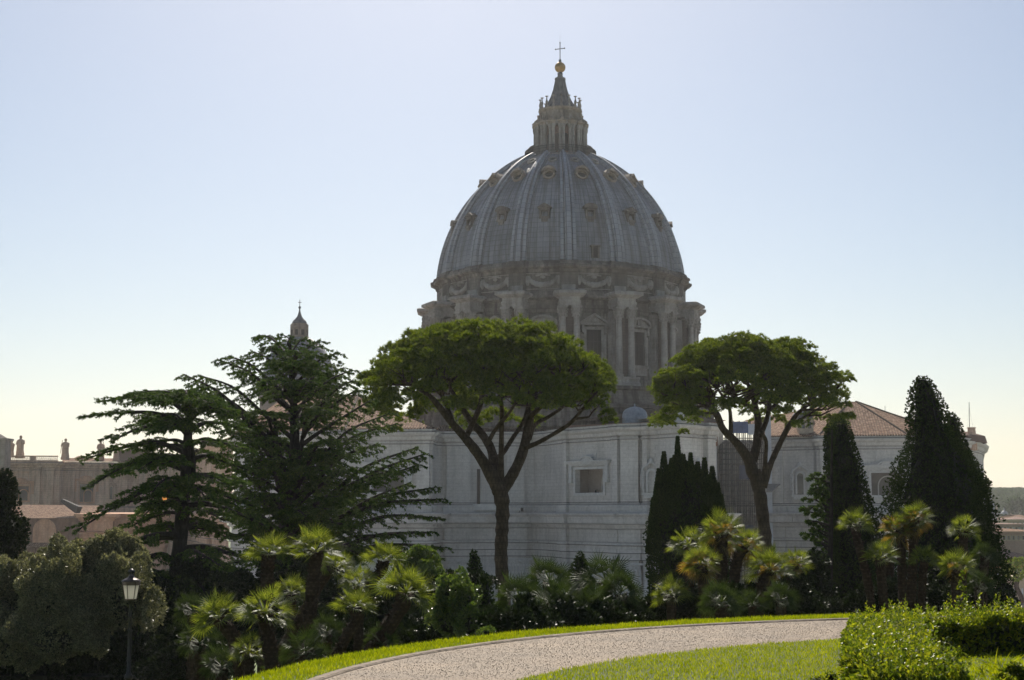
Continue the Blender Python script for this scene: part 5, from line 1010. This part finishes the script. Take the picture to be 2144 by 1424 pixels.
# fan palms ----------------------------------------------------------------
def palm_crown_mesh(seed,mat,n=30,lr=.47,pet=.5,down=-.35,name='crown'):
    RR=random.Random(seed); V=[];Q=[]
    for i in range(n):
        u=(i+.5)/n; el=math.asin(max(-1,min(1,down+(1-down)*u*.98))); az=i*2.39996+RR.uniform(-.25,.25)
        d=Vector((cos(el)*cos(az),cos(el)*sin(az),sin(el))); pl=pet*RR.uniform(.75,1.15); L=lr*RR.uniform(.8,1.15)
        tip=d*pl; sd_=d.cross(Vector((0,0,1))); sd_=sd_.normalized() if sd_.length>.1 else Vector((1,0,0)); upv=sd_.cross(d).normalized()
        k=len(V); 
        for p_,w_ in ((Vector((0,0,0)),.02),(tip,.012)): V+= [p_-sd_*w_,p_+sd_*w_]
        Q.append((k,k+1,k+3,k+2))
        # the fan: blade tilted upward-facing, folded segments
        nn=17; roll=RR.uniform(-.9,.9); s2=sd_*cos(roll)+upv*sin(roll); fold=RR.uniform(.12,.3)
        nv=d.cross(s2).normalized()
        for j in range(nn):
            a=-1.95+3.9*j/(nn-1); dr=(d*cos(a)+s2*sin(a)); l_=L*(1-.28*abs(a)/1.95)*RR.uniform(.88,1.05); lift=nv*(-fold*abs(sin(a)))
            w_=.015; tn=(-d*sin(a)+s2*cos(a)); e0=tip+dr*.05; m1=tip+(dr+lift*.5).normalized()*l_*.55; en=tip+(dr+lift).normalized()*l_+Vector((0,0,-.16*l_*(1.1-sin(el))))
            k=len(V); V+= [e0-tn*.008,e0+tn*.008,m1+tn*w_+nv*.006,m1-tn*w_-nv*.006,en]
            Q.append((k,k+1,k+2,k+3)); k2=len(V); V+=[m1-tn*w_-nv*.006,m1+tn*w_+nv*.006,en+tn*.003,en-tn*.003]; Q.append((k2,k2+1,k2+2,k2+3))
    me=bpy.data.meshes.new(name); me.from_pydata([tuple(v) for v in V],[],Q); me.materials.append(M[mat]); return me
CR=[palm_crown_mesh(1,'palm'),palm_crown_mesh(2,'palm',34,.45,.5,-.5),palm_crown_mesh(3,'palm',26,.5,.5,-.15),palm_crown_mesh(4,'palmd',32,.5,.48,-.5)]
DE=palm_crown_mesh(6,'dead',14,.42,.35,-.98,'dead_fronds')
def fan_palm(label,D,x,y,r,trunk=None,tilt=0,kind=0,dead=0,group='fan palms on the slope'):
    "crown centre at photograph pixel x,y with radius r px; trunk: pixels downward"
    c=P(x,y,D); s=r*D/F/.92; RR=random.Random(int(x*7+y))
    ps=[c-Vector((0,0,.05))]
    if trunk: ps+=[P(a,b,D) for a,b in trunk]
    last=ps[-1]; g=gz(last.x,last.y); prev=ps[-2] if len(ps)>1 else c+Vector((0,0,1)); dx=(last.x-prev.x)/max(.2,abs(last.z-prev.z))*.5 if trunk else 0
    if last.z>g+.05: ps.append(Vector((last.x+dx*(last.z-g),last.y,g-.1)))
    b=ps[-1]; e=root('fan_palm',(b.x,b.y,g),label,'palm',group)
    sp=smooth_path(ps,6) if len(ps)>2 else [ps[0].lerp(ps[-1],k/6) for k in range(7)]
    rt=.105*(r/55.)*(D/33.); mb=MB(); mb.tube(sp,[rt*(1.15-.1*math.sin(k*1.1)) *(1.1 if k<2 else 1) for k in range(len(sp))],10)
    for k in range(int(len(sp)*14)):    # ragged leaf bases
        q=RR.random()*(len(sp)-1.01); i=int(q); p=sp[i].lerp(sp[i+1],q-i); a=RR.uniform(0,2*pi); o_=Vector((cos(a),sin(a),0)); mb.tube([p+o_*rt*.8,p+o_*rt*1.45+Vector((0,0,.07))],[.028,.006],3,False)
    mb.build('trunk',M['palmbark'],e,(b.x,b.y,g))
    o=link(bpy.data.objects.new('crown',CR[kind])); o.parent=e; o.location=c-WO[e.name]; o.rotation_euler=(RR.uniform(-.15,.15),tilt,RR.uniform(0,6.28) if not tilt else 0); o.scale=(s,s,s*.92)
    if dead:
        o=link(bpy.data.objects.new('dead_fronds',DE)); o.parent=e; o.location=c-WO[e.name]-Vector((0,0,.08)); o.rotation_euler=(0,tilt,RR.uniform(0,6.28)); o.scale=(s*dead,)*3
    return e
L_='left palm group'
fan_palm('fan palm with thin upright trunk, leftmost of three tall palms below the big cedar',36,563,1158,60,[(562,1185),(558,1250)],-.1,2)
fan_palm('tallest fan palm of the left group, straight thick trunk below the big cedar',34,662,1152,64,[(660,1180),(652,1260),(645,1340)],0,0)
fan_palm('yellow green palm crown tucked under the tallest left palm on its right side',36,702,1190,52,[(672,1220)],.35,1)
fan_palm('high fan palm on a right leaning trunk beside the light speckled laurel',36,803,1172,54,[(797,1198),(765,1245)],.15,2)
fan_palm('fan palm with the widest crown, its thick trunk slanting strongly to the right',31,850,1240,74,[(838,1275),(800,1330),(775,1365)],.4,0)
fan_palm('grey green palm behind the widest crown, between it and the tallest palm',35,752,1222,50,None,-.1,1)
fan_palm('broad palm with an upright trunk in the middle of the left group front row',30,556,1283,72,[(558,1315),(568,1385)],-.05,1)
fan_palm('palm with drooping crown leaning left, leftmost bright palm near the lamp',31,458,1292,66,[(485,1330),(500,1380)],-.45,0)
fan_palm('palm with dark trunk leaning right in the front row, right of the middle palm',30,741,1272,56,[(748,1295),(722,1340),(702,1390)],.1,2)
fan_palm('palm crown between the tallest palm and the broad front palm',36,610,1240,46,None,.1,0)
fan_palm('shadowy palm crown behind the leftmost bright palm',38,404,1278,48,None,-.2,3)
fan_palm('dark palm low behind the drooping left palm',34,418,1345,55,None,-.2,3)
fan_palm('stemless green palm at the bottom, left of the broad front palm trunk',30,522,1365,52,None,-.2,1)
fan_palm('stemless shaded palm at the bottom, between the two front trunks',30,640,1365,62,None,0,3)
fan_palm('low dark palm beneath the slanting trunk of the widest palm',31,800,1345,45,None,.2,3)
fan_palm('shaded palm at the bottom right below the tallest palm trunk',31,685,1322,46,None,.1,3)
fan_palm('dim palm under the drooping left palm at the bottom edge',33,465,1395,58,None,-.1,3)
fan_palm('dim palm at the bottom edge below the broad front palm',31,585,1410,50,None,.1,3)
fan_palm('shadowed palm high behind the middle of the dark palms',36,1150,1215,62,None,-.1,3)
fan_palm('dark palm right of the big pine trunk',32,1090,1255,68,None,-.1,3)
fan_palm('dark palm in the middle of the dark clump below the apse',31,1170,1262,66,None,0,3)
fan_palm('dark green palm clump left of the many pointed cypress, highest crown',34,1268,1215,70,None,0,3)
fan_palm('dark green palm drooping to the right towards the many pointed cypress',33,1300,1240,58,None,.3,3)
fan_palm('low dark palm on the verge beneath the highest dark crown',31,1235,1275,60,None,0,3)
fan_palm('yellow green fan palm, upper left of the group before the many pointed cypress',38,1442,1142,52,None,-.15,1)
fan_palm('highest fan palm of the right middle group, with straight slim trunk',38,1512,1115,58,[(1511,1145),(1511,1230)],0,0,.9)
fan_palm('fan palm just right of and behind the highest right middle palm, straight dark trunk',39,1560,1143,50,[(1545,1170),(1536,1240)],.2,1,.9)
fan_palm('fan palm with brown withered fronds on a short dark trunk',36,1466,1180,48,[(1470,1205),(1474,1250)],0,1,1.25)
fan_palm('low bright palm at the left foot of the many pointed cypress',37,1405,1245,48,None,-.3,0)
fan_palm('low shaded round palm in front of the slim trunks',33,1510,1262,58,None,0,3)
fan_palm('wide fan palm in front of the right pine trunk',37,1612,1192,60,[(1598,1225),(1590,1260)],-.1,0,.7)
fan_palm('yellow palm crown right of the wide fan palm, close to the ragged conifer',38,1665,1180,42,[(1650,1225)],.25,1,.8)
fan_palm('low spiky palm below the wide fan palm',35,1635,1255,48,None,.1,3)
fan_palm('low dark palm between the round palm and the spiky palm',35,1575,1265,40,None,0,3)
fan_palm('fan palm with thin slanting trunk in front of the narrow cypress',39,1792,1097,42,[(1793,1120),(1808,1180),(1822,1250)],.05,0)
fan_palm('tallest right palm with a flat bright crown on a slim trunk',39,1914,1088,45,[(1914,1110),(1911,1190),(1908,1260)],0,0,1.0)
fan_palm('palm just left of the tallest right palm with hanging orange dry fronds',39,1880,1106,42,[(1887,1130),(1889,1240)],-.1,1,1.3)
fan_palm('flat pale palm crown left of the twin slim trunks',38,1842,1168,44,[(1848,1240)],0,0)
fan_palm('pale drooping palm crown right of the twin slim trunks',38,1936,1172,38,[(1930,1240)],.1,0)
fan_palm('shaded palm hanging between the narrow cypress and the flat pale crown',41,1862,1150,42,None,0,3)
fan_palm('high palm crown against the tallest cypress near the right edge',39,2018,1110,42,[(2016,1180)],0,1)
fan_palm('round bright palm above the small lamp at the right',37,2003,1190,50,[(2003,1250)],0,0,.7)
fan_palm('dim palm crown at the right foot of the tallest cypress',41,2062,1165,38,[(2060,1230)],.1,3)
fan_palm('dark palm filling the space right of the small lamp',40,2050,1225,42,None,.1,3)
# low hedges -----------------------------------------------------------------
def hedge(label,path,w_,hh,seed,mat='hedge',nd=1500,L=.05,W=.028,sprouts=0,sz=(.08,.28),z0=None,name='hedge'):
    NR_=np.random.default_rng(seed); RR=random.Random(seed); pts=[Vector((a,b,0)) for a,b in path]; base=(pts[0].x,pts[0].y,gz(pts[0].x,pts[0].y) if z0 is None else z0); e=root(name,base,label,'hedge')
    sp=smooth_path(pts,8); ln=[0]
    for a,b in zip(sp,sp[1:]): ln.append(ln[-1]+(b-a).length)
    T=ln[-1]; 
    def at(s,lat):
        X=np.interp(s,ln,[p.x for p in sp]);Y=np.interp(s,ln,[p.y for p in sp]); X2=np.interp(s+.05,ln,[p.x for p in sp]);Y2=np.interp(s+.05,ln,[p.y for p in sp]); X0=np.interp(s-.05,ln,[p.x for p in sp]);Y0=np.interp(s-.05,ln,[p.y for p in sp])
        dx,dy=X2-X0,Y2-Y0; q=np.hypot(dx,dy); return X-dy/q*lat,Y+dx/q*lat,-dy/q,dx/q
    n=int(T*(w_+2*hh)*nd); s=NR_.uniform(0,T,n); u=NR_.uniform(0,w_+2*hh,n); hb=hh*(1+.12*np.sin(s*3)+.08*np.sin(s*9+1))
    lat=np.where(u<hh,-w_/2,np.where(u>hh+w_,w_/2,u-hh-w_/2)); z=np.where(u<hh,u/hh,np.where(u>hh+w_,(w_+2*hh-u)/hh,1.))*hb
    wob=.06*np.sin(s*7+z*11)*np.sin(z*17+s*3); topf=(u>=hh)&(u<=hh+w_)
    inw=NR_.uniform(0,.07,n)
    x,y,nx,ny=at(s,lat+np.where(topf,0,np.sign(lat)*(wob-inw))); z=z+np.where(topf,wob-inw,0)
    D_=np.stack([nx*np.sign(lat)*np.where(topf,.15,1),ny*np.sign(lat)*np.where(topf,.15,1),np.where(topf,1.,.45)],1)
    parts=[tufts(np.stack([x,y,z+base[2]],1),D_,3,L,W,.8)]
    cm=MB(); ks=[T*i/60 for i in range(61)]
    for k in ks:
        for la,zz in ((-w_/2+.08,0),(-w_/2+.08,hh-.07),(w_/2-.08,hh-.07),(w_/2-.08,0)):
            x,y,_,_=at(np.array([k]),np.array([la])); cm.v.append((float(x[0]),float(y[0]),zz+base[2]))
    for i in range(60):
        for j in range(3): cm.f.append((i*4+j,i*4+j+1,i*4+j+5,i*4+j+4)); cm.uv.append(None)
    cm.f+= [(0,1,2,3),(243,242,241,240)]; cm.uv+=[None,None]
    if sprouts:
        s=NR_.uniform(0,T,sprouts); la=NR_.uniform(-w_/2,w_/2,sprouts); x,y,_,_=at(s,la); st_=[];
        for i in range(sprouts):
            H=RR.uniform(*sz)*(1 if RR.random()<.85 else 1.6); lean=Vector((RR.uniform(-.2,.2),RR.uniform(-.2,.2),1)); n_=int(H/.012)
            for j in range(n_): t=j/n_; st_.append((x[i]+lean.x*H*t,y[i]+lean.y*H*t,base[2]+hh*.95+H*t))
        St=np.array(st_); d=rdir(len(St)); d[:,2]=np.abs(d[:,2])*.6+.35; parts.append(blades(St,d,.04*NR_.uniform(.7,1.2,len(St)),.02))
    V,Q=cat(parts); npmesh('foliage',V,Q,M[mat],e,base); cm.build('dark_core',M['core'],e,base); return e  # core is a solid dark filler inside the hedge
hedge('low hedge with bright loose shoots turning round the lawn corner at the bottom right',[(8.6,18.9),(7.,18.75),(5.5,18.55),(4.62,18.1),(4.25,17.3),(4.02,16.3),(3.76,15.1),(3.5,14.),(3.3,12.3)],.78,.38,81,'hedge',1300,.062,.032,1100,(.06,.24),0.)
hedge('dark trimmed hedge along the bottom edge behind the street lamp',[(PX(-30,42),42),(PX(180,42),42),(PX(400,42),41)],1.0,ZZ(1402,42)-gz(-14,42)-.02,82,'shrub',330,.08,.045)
# weeds in the bed
def weed(label,x,D,n,H,seed):
    NR_=np.random.default_rng(seed); c=np.array([PX(x,D),D,0.]); e=root('weed',tuple(c),label,'plant','grass weeds in the hedged bed'); ps=[]
    for i in range(n):
        d=NR_.normal(size=3)*np.array([.5,.5,0])+np.array([0,0,1]); d/=np.linalg.norm(d); p=c+NR_.normal(size=3)*np.array([.08,.08,0]); hgt=H*NR_.uniform(.5,1.1); w0=np.cross(d,[0,1,0]); w0/=np.linalg.norm(w0); k=6; out=np.array([d[0],d[1],0])
        pr=[p+d*hgt*t+np.array([out[0],out[1],-.6])*hgt*.45*t**2.5 for t in np.linspace(0,1,k)]
        V=[];Q=[]
        for j,q in enumerate(pr): ww=.009*(1-j/(k-1))+.001; V+=[q-w0*ww,q+w0*ww]
        for j in range(k-1): Q.append((2*j,2*j+1,2*j+3,2*j+2))
        ps.append((np.array(V),np.array(Q)))
    V,Q=cat(ps); npmesh('leaves',V,Q,M['grass'],e,tuple(c))
weed('tall arching grass weed nearest the bottom right corner of the bed',2085,15.6,26,.42,1); weed('tuft of long grass in the bed just right of the hedge end',2000,15.2,22,.3,2); weed('small grass tuft at the right edge in the hedged bed',2125,16.3,20,.26,3); weed('low grass tuft between hedge end and the arching weed',2045,16.0,20,.22,4)
shrub('young_shrub','leafy young shrub at the bottom right corner of the bed',[(2140,1425,14.2,34,26),(2100,1435,14.0,22,14)],'hedge',91,900,.05,.028)
shrub('young_shrub','loose leafy sprig rising from the hedge before the small lamp',[(2012,1245,17.9,6,22),(2016,1215,17.9,4,16)],'hedge',92,700,.045,.025,core=.1)
shrub('young_shrub','tiny weed clump at the foot of the hedge corner on the lawn',[(1712,1426,14.8,18,7),(1738,1418,15.0,14,9)],'hedge',93,900,.035,.015)
# ---------------------------------------------------------------- lamps
def lamp(label,D,x,yt,k):
    "yt: top of finial; k: metres per unit"
    g=PX(x,D); z=ZZ(yt,D); gg=gz(g,D); e=root('street_lamp',(g,D,gg),label,'street lamp','garden street lamps'); c=(g,D,0)
    mb=MB(); zl=z-.86*k
    mb.lathe([(.14*k,gg),(.14*k,gg+.5*k),(.10*k,gg+.6*k),(.095*k,gg+1.5*k),(.12*k,gg+1.53*k),(.12*k,gg+1.6*k),(.06*k,gg+1.7*k),(.045*k,zl-.5*k),(.06*k,zl-.45*k),(.045*k,zl-.4*k),(.05*k,zl-.15*k),(.12*k,zl-.03*k),(.15*k,zl)],14,c); 
    for zz in (gg+2.0*k,zl-.9*k): mb.lathe([(.05*k,zz),(.08*k,zz+.03*k),(.05*k,zz+.06*k)],12,c)
    mb.build('post',M['iron'],e,(g,D,gg),True)
    mb=MB(); mb.lathe([(.155*k,zl+.01),(.225*k,zl+.42*k)],6,c,.26,2*pi+.26); mb.build('lantern_glass',M['lampglass'],e,(g,D,gg))
    mb=MB(); 
    for j in range(6): a=.26+j*pi/3; mb.tube([(g+.16*k*cos(a),D+.16*k*sin(a),zl),(g+.232*k*cos(a),D+.232*k*sin(a),zl+.43*k)],.012*k,4)
    mb.lathe([(.17*k,zl-.02*k),(.175*k,zl+.015*k),(.14*k,zl+.02*k)],6,c,.26,2*pi+.26); mb.lathe([(.235*k,zl+.40*k),(.25*k,zl+.41*k),(.25*k,zl+.50*k),(.235*k,zl+.51*k)],6,c,.26,2*pi+.26); mb.build('lantern_frame',M['lampcap'],e,(g,D,gg))
    mb=MB(); mb.lathe([(.28*k,zl+.50*k),(.28*k,zl+.52*k),(.2*k,zl+.57*k),(.1*k,zl+.62*k),(.075*k,zl+.66*k),(.07*k,zl+.71*k)],18,c); mb.build('cap',M['lampcap'],e,(g,D,gg),True)
    mb=MB(); mb.lathe([(.07*k,zl+.70*k),(.05*k,zl+.73*k),(.1*k,zl+.76*k),(.1*k,zl+.80*k),(.06*k,zl+.83*k),(.03*k,zl+.86*k),(.01,zl+.86*k)],14,c); mb.build('finial',M['iron'],e,(g,D,gg),True)
lamp('black street lamp with white six sided lantern in front of the left oak shrubs',37,280,1191,.86)
lamp('small street lamp half hidden behind the right hedge and under a round palm',52,2017,1199,.95)
# ---------------------------------------------------------------- far hills, wood and town at the right
mb=MB(); nx=120
for j,(D,base_) in enumerate(((830,1098),(940,1057),(1045,1039),(1190,1033),(1370,1050))):
    for i in range(nx+1):
        x=-900+i*(1800/nx); px_=1072+x/D*F; z=ZZ(base_+ (3*sin(x*.03+j)+2*sin(x*.063+2*j)+1.5*sin(x*.14)),D)
        if j>=3: z+= -6*(px_-2070)/74*3*.5 if px_>2070 else 0
        mb.v.append((x,D,z if j else -18))
for j in range(4):
    for i in range(nx): a=j*(nx+1)+i; mb.f.append((a,a+1,a+nx+2,a+nx+1)); mb.uv.append(None)
struct(mb.build('hill',M['wood'],None,(0,830,-18)))
n=5200; xx=NR.uniform(250,450,n); yy=NR.uniform(815,1210,n); pxx=1072+xx/yy*F; k=(pxx>2040)&(pxx<2230); xx=xx[k];yy=yy[k]
Ds=[830,940,1045,1190]; zz=np.array([np.interp(b_,Ds,[-18,ZZ(1057,940),ZZ(1039,1045),ZZ(1033,1190)]) for b_ in yy]); ps=[];rep=60; Pn=np.stack([xx,yy,zz],1); d=rdir(len(Pn)*rep); d[:,2]=np.abs(d[:,2]); Rr=np.repeat(NR.uniform(2.5,5,len(Pn)),rep)
V,Q=blades(np.repeat(Pn,rep,0)+d*Rr[:,None]*np.array([1,1,.8]),d+np.array([0,0,.4]),1.5,1.1)
o=npmesh('hill_wood',V,Q,M['wood']); tag(o,'hazy dark green wood covering the far hill at the right','wood',kind='stuff')
# nearer tree masses
def far_tree(label,D,x,y,rx,ry,mat='pine',seed=1,trunk=None,name='far_tree',nd=1.2,L=1.,W=.5):
    c=P(x,y,D); b=(c.x,D,c.z-ry*D/F*1.2); e=root(name,b,label,'tree','trees beyond the town'); NR_=np.random.default_rng(seed); a=rx*D/F;bb=ry*D/F; n=int(4*pi*a*bb*nd); d=unit(NR_.normal(size=(n,3))); lm=1+.15*np.sin(d[:,0]*6+x)*np.sin(d[:,2]*6)
    Pt=np.array(c)+d*(lm*NR_.uniform(.7,1,n))[:,None]*np.array([a,a,bb]); V,Q=tufts(Pt,d+np.array([0,0,.4]),5,L,W,.8); npmesh('crown',V,Q,M[mat],e,b)
    if trunk: tm=MB(); tm.tube(smooth_path([P(*t,D) for t in trunk],4),.33,7); tm.build('trunk',M['bark'],e,b)
far_tree('rounded far tree on the hill foot at the right edge, lighter than the wood',800,2130,1068,22,24,'wood',1,None,nd=.5,L=2.4,W=1.6); far_tree('pale green far tree beside the small white church',700,2108,1092,11,12,'wood',2,None,nd=.8,L=1.6,W=1.1)
far_tree('green umbrella pine with curved trunk in front of the orange building',210,2126,1192,26,22,'pine',3,[(2126,1200),(2130,1212),(2128,1228),(2136,1245),(2142,1262)],'umbrella_pine',nd=9,L=.5,W=.22)
def house(name,label,D,x0,x1,yt,yb,mat,roofm,roofy,wins=(),depth=14,eave=None):
    a=P(x0,yt,D);b=P(x1,yt,D); zt=a.z; zb_=-44; e=root(name,((a.x+b.x)/2,D,zb_),label,'building','town houses at the right'); s=F/D
    mb=MB(); mb.box(((a.x+b.x)/2,D+depth/2,(zt+zb_)/2),(b.x-a.x,depth,zt-zb_)); mb.box(((a.x+b.x)/2,D+depth/2,zt+.15),(b.x-a.x+1.2,depth+1.2,.5))
    n=int((b.x-a.x)/1.1)
    if eave: 
        for k in range(n): mb.box((a.x+(k+.5)*1.1,D-.3,zt-.8),(.5,.5,.7))
    w0=mb.build('wall',M[mat],e,((a.x+b.x)/2,D,zb_))
    mb=MB(); zr=ZZ(roofy,D+depth/2); o_=.9; zz0=zt+.42
    if roofy<yt:
        mb.roofface([(a.x-o_,D-o_,zz0),(b.x+o_,D-o_,zz0),(b.x-depth*.3,D+depth/2,zr),(a.x+depth*.3,D+depth/2,zr)]); mb.roofface([(b.x+o_,D+depth+o_,zz0),(a.x-o_,D+depth+o_,zz0),(a.x+depth*.3,D+depth/2,zr),(b.x-depth*.3,D+depth/2,zr)]); mb.roofface([(a.x-o_,D+depth+o_,zz0),(a.x-o_,D-o_,zz0),(a.x+depth*.3,D+depth/2,zr)]); mb.roofface([(b.x+o_,D-o_,zz0),(b.x+o_,D+depth+o_,zz0),(b.x-depth*.3,D+depth/2,zr)])
        mb.build('roof',M[roofm],e,(a.x,D,zz0))
    for (x,y,w_,hh) in wins:
        p=P(x,y,D); f=MB(); ww=w_/s; h2=hh/s
        for s_ in (-1,1): f.box((p.x+s_*(ww/2+.12),D-.08,p.z),(.24,.3,h2+.4)); f.box((p.x,D-.08,p.z+s_*(h2/2+.12)),(ww+.7,.34,.24))
        fo=f.build('window',M['cream'],w0,tuple(p)); g=MB(); g.box((p.x,D+.0,p.z),(ww,.12,h2)); g.build('pane',M['glassd'],fo,tuple(p))
        for s_ in (-1,1):
            t=MB(); t.box((p.x+s_*(ww*.85+.2),D-.1,p.z),(ww*.45,.12,h2)); t.build('shutter',M['whitepost'],fo,tuple(p))
    return e
house('town_house','orange plastered house with bracketed eave and pale tiled roof at the right edge',300,2070,2190,1178,1300,'orange','paleroof',1152,[(2138,1200,10,16),(2100,1200,10,16)],18,True)
house('town_house','ochre brick house with small shuttered windows behind the umbrella pine at the right',235,2076,2180,1216,1300,'cream','paleroof',1217,[(2131,1238,7,12),(2100,1238,7,12),(2108,1262,7,12),(2138,1262,8,10)],12)
house('town_house','dark rose house with a row of windows behind the orange house',400,2060,2180,1116,1200,'rose','tile',1106,[(2092+k*10,1126,4,8) for k in range(6)],22)
house('town_house','rose house with flat top at the centre of the far town',480,2078,2160,1100,1180,'rose','paleroof',1095,[(2092+k*12,1107,4,6) for k in range(5)],20)
house('town_house','pale house with small cream roof further back at the right edge',560,2112,2180,1090,1160,'cream','paleroof',1082,[(2122+k*9,1097,3,5) for k in range(3)],20)
house('town_house','low tan house peeping beside the cypress at the start of the town',620,2070,2098,1096,1160,'rose','tile',1090,[(2082,1101,3,4)],20)
house('town_house','small ochre rooftop house highest on the right edge of the town',680,2126,2150,1084,1140,'orange','tile',1078,[(2135,1089,3,4)],18)
def church(label,D,x,yt,yb,w_):
    p=P(x,yb,D); s=D/F; e=root('church',(p.x,D,-44),label,'church'); mb=MB(); W=w_*s; mb.box((p.x,D+W/2,(p.z-44)/2),(W*1.6,W,p.z+44)); w0=mb.build('wall',M['cream'],e,(p.x,D,-44)); H=(yb-yt)*s
    mb=MB(); mb.lathe([(W*.42,0),(W*.42,H*.35),(W*.46,H*.36),(W*.4,H*.5),(W*.25,H*.66),(W*.08,H*.74),(W*.08,H*.88),(.01,H)],14,(p.x,D+W/2,p.z)); mb.build('dome',M['leadblue'],w0,tuple(p))
    for s_ in (-1,1): m2=MB(); m2.lathe([(W*.14,0),(W*.14,H*.3),(W*.17,H*.32),(.01,H*.55)],10,(p.x+s_*W*.65,D+.5,p.z)); m2.build('bell_tower',M['cream'],w0,tuple(p))
church('pale church with steep bluish dome just right of the tallest cypress',600,2079,1036,1078,14); church('small white church with turrets below the wooded hill',720,2106,1064,1084,18)
# ---------------------------------------------------------------- haze
HZ=True
if HZ:
    mb=MB(); mb.box((100,2050,30),(5200,4300,152)); hz=mb.build('haze',bpy.data.materials.new('haze'),None,(100,2050,-46)); m=hz.data.materials[0]; m.use_nodes=True; n=m.node_tree.nodes; n.remove(n['Principled BSDF']); pv_=n.new('ShaderNodeVolumePrincipled'); pv_.inputs['Density'].default_value=.00013; pv_.inputs['Color'].default_value=(1,.99,.98,1); pv_.inputs['Anisotropy'].default_value=.4; m.node_tree.links.new(pv_.outputs[0],n['Material Output'].inputs['Volume']); tag(hz,kind='stuff'); tag(hz,'thin pale daylight haze in the air over the gardens and the town','haze')
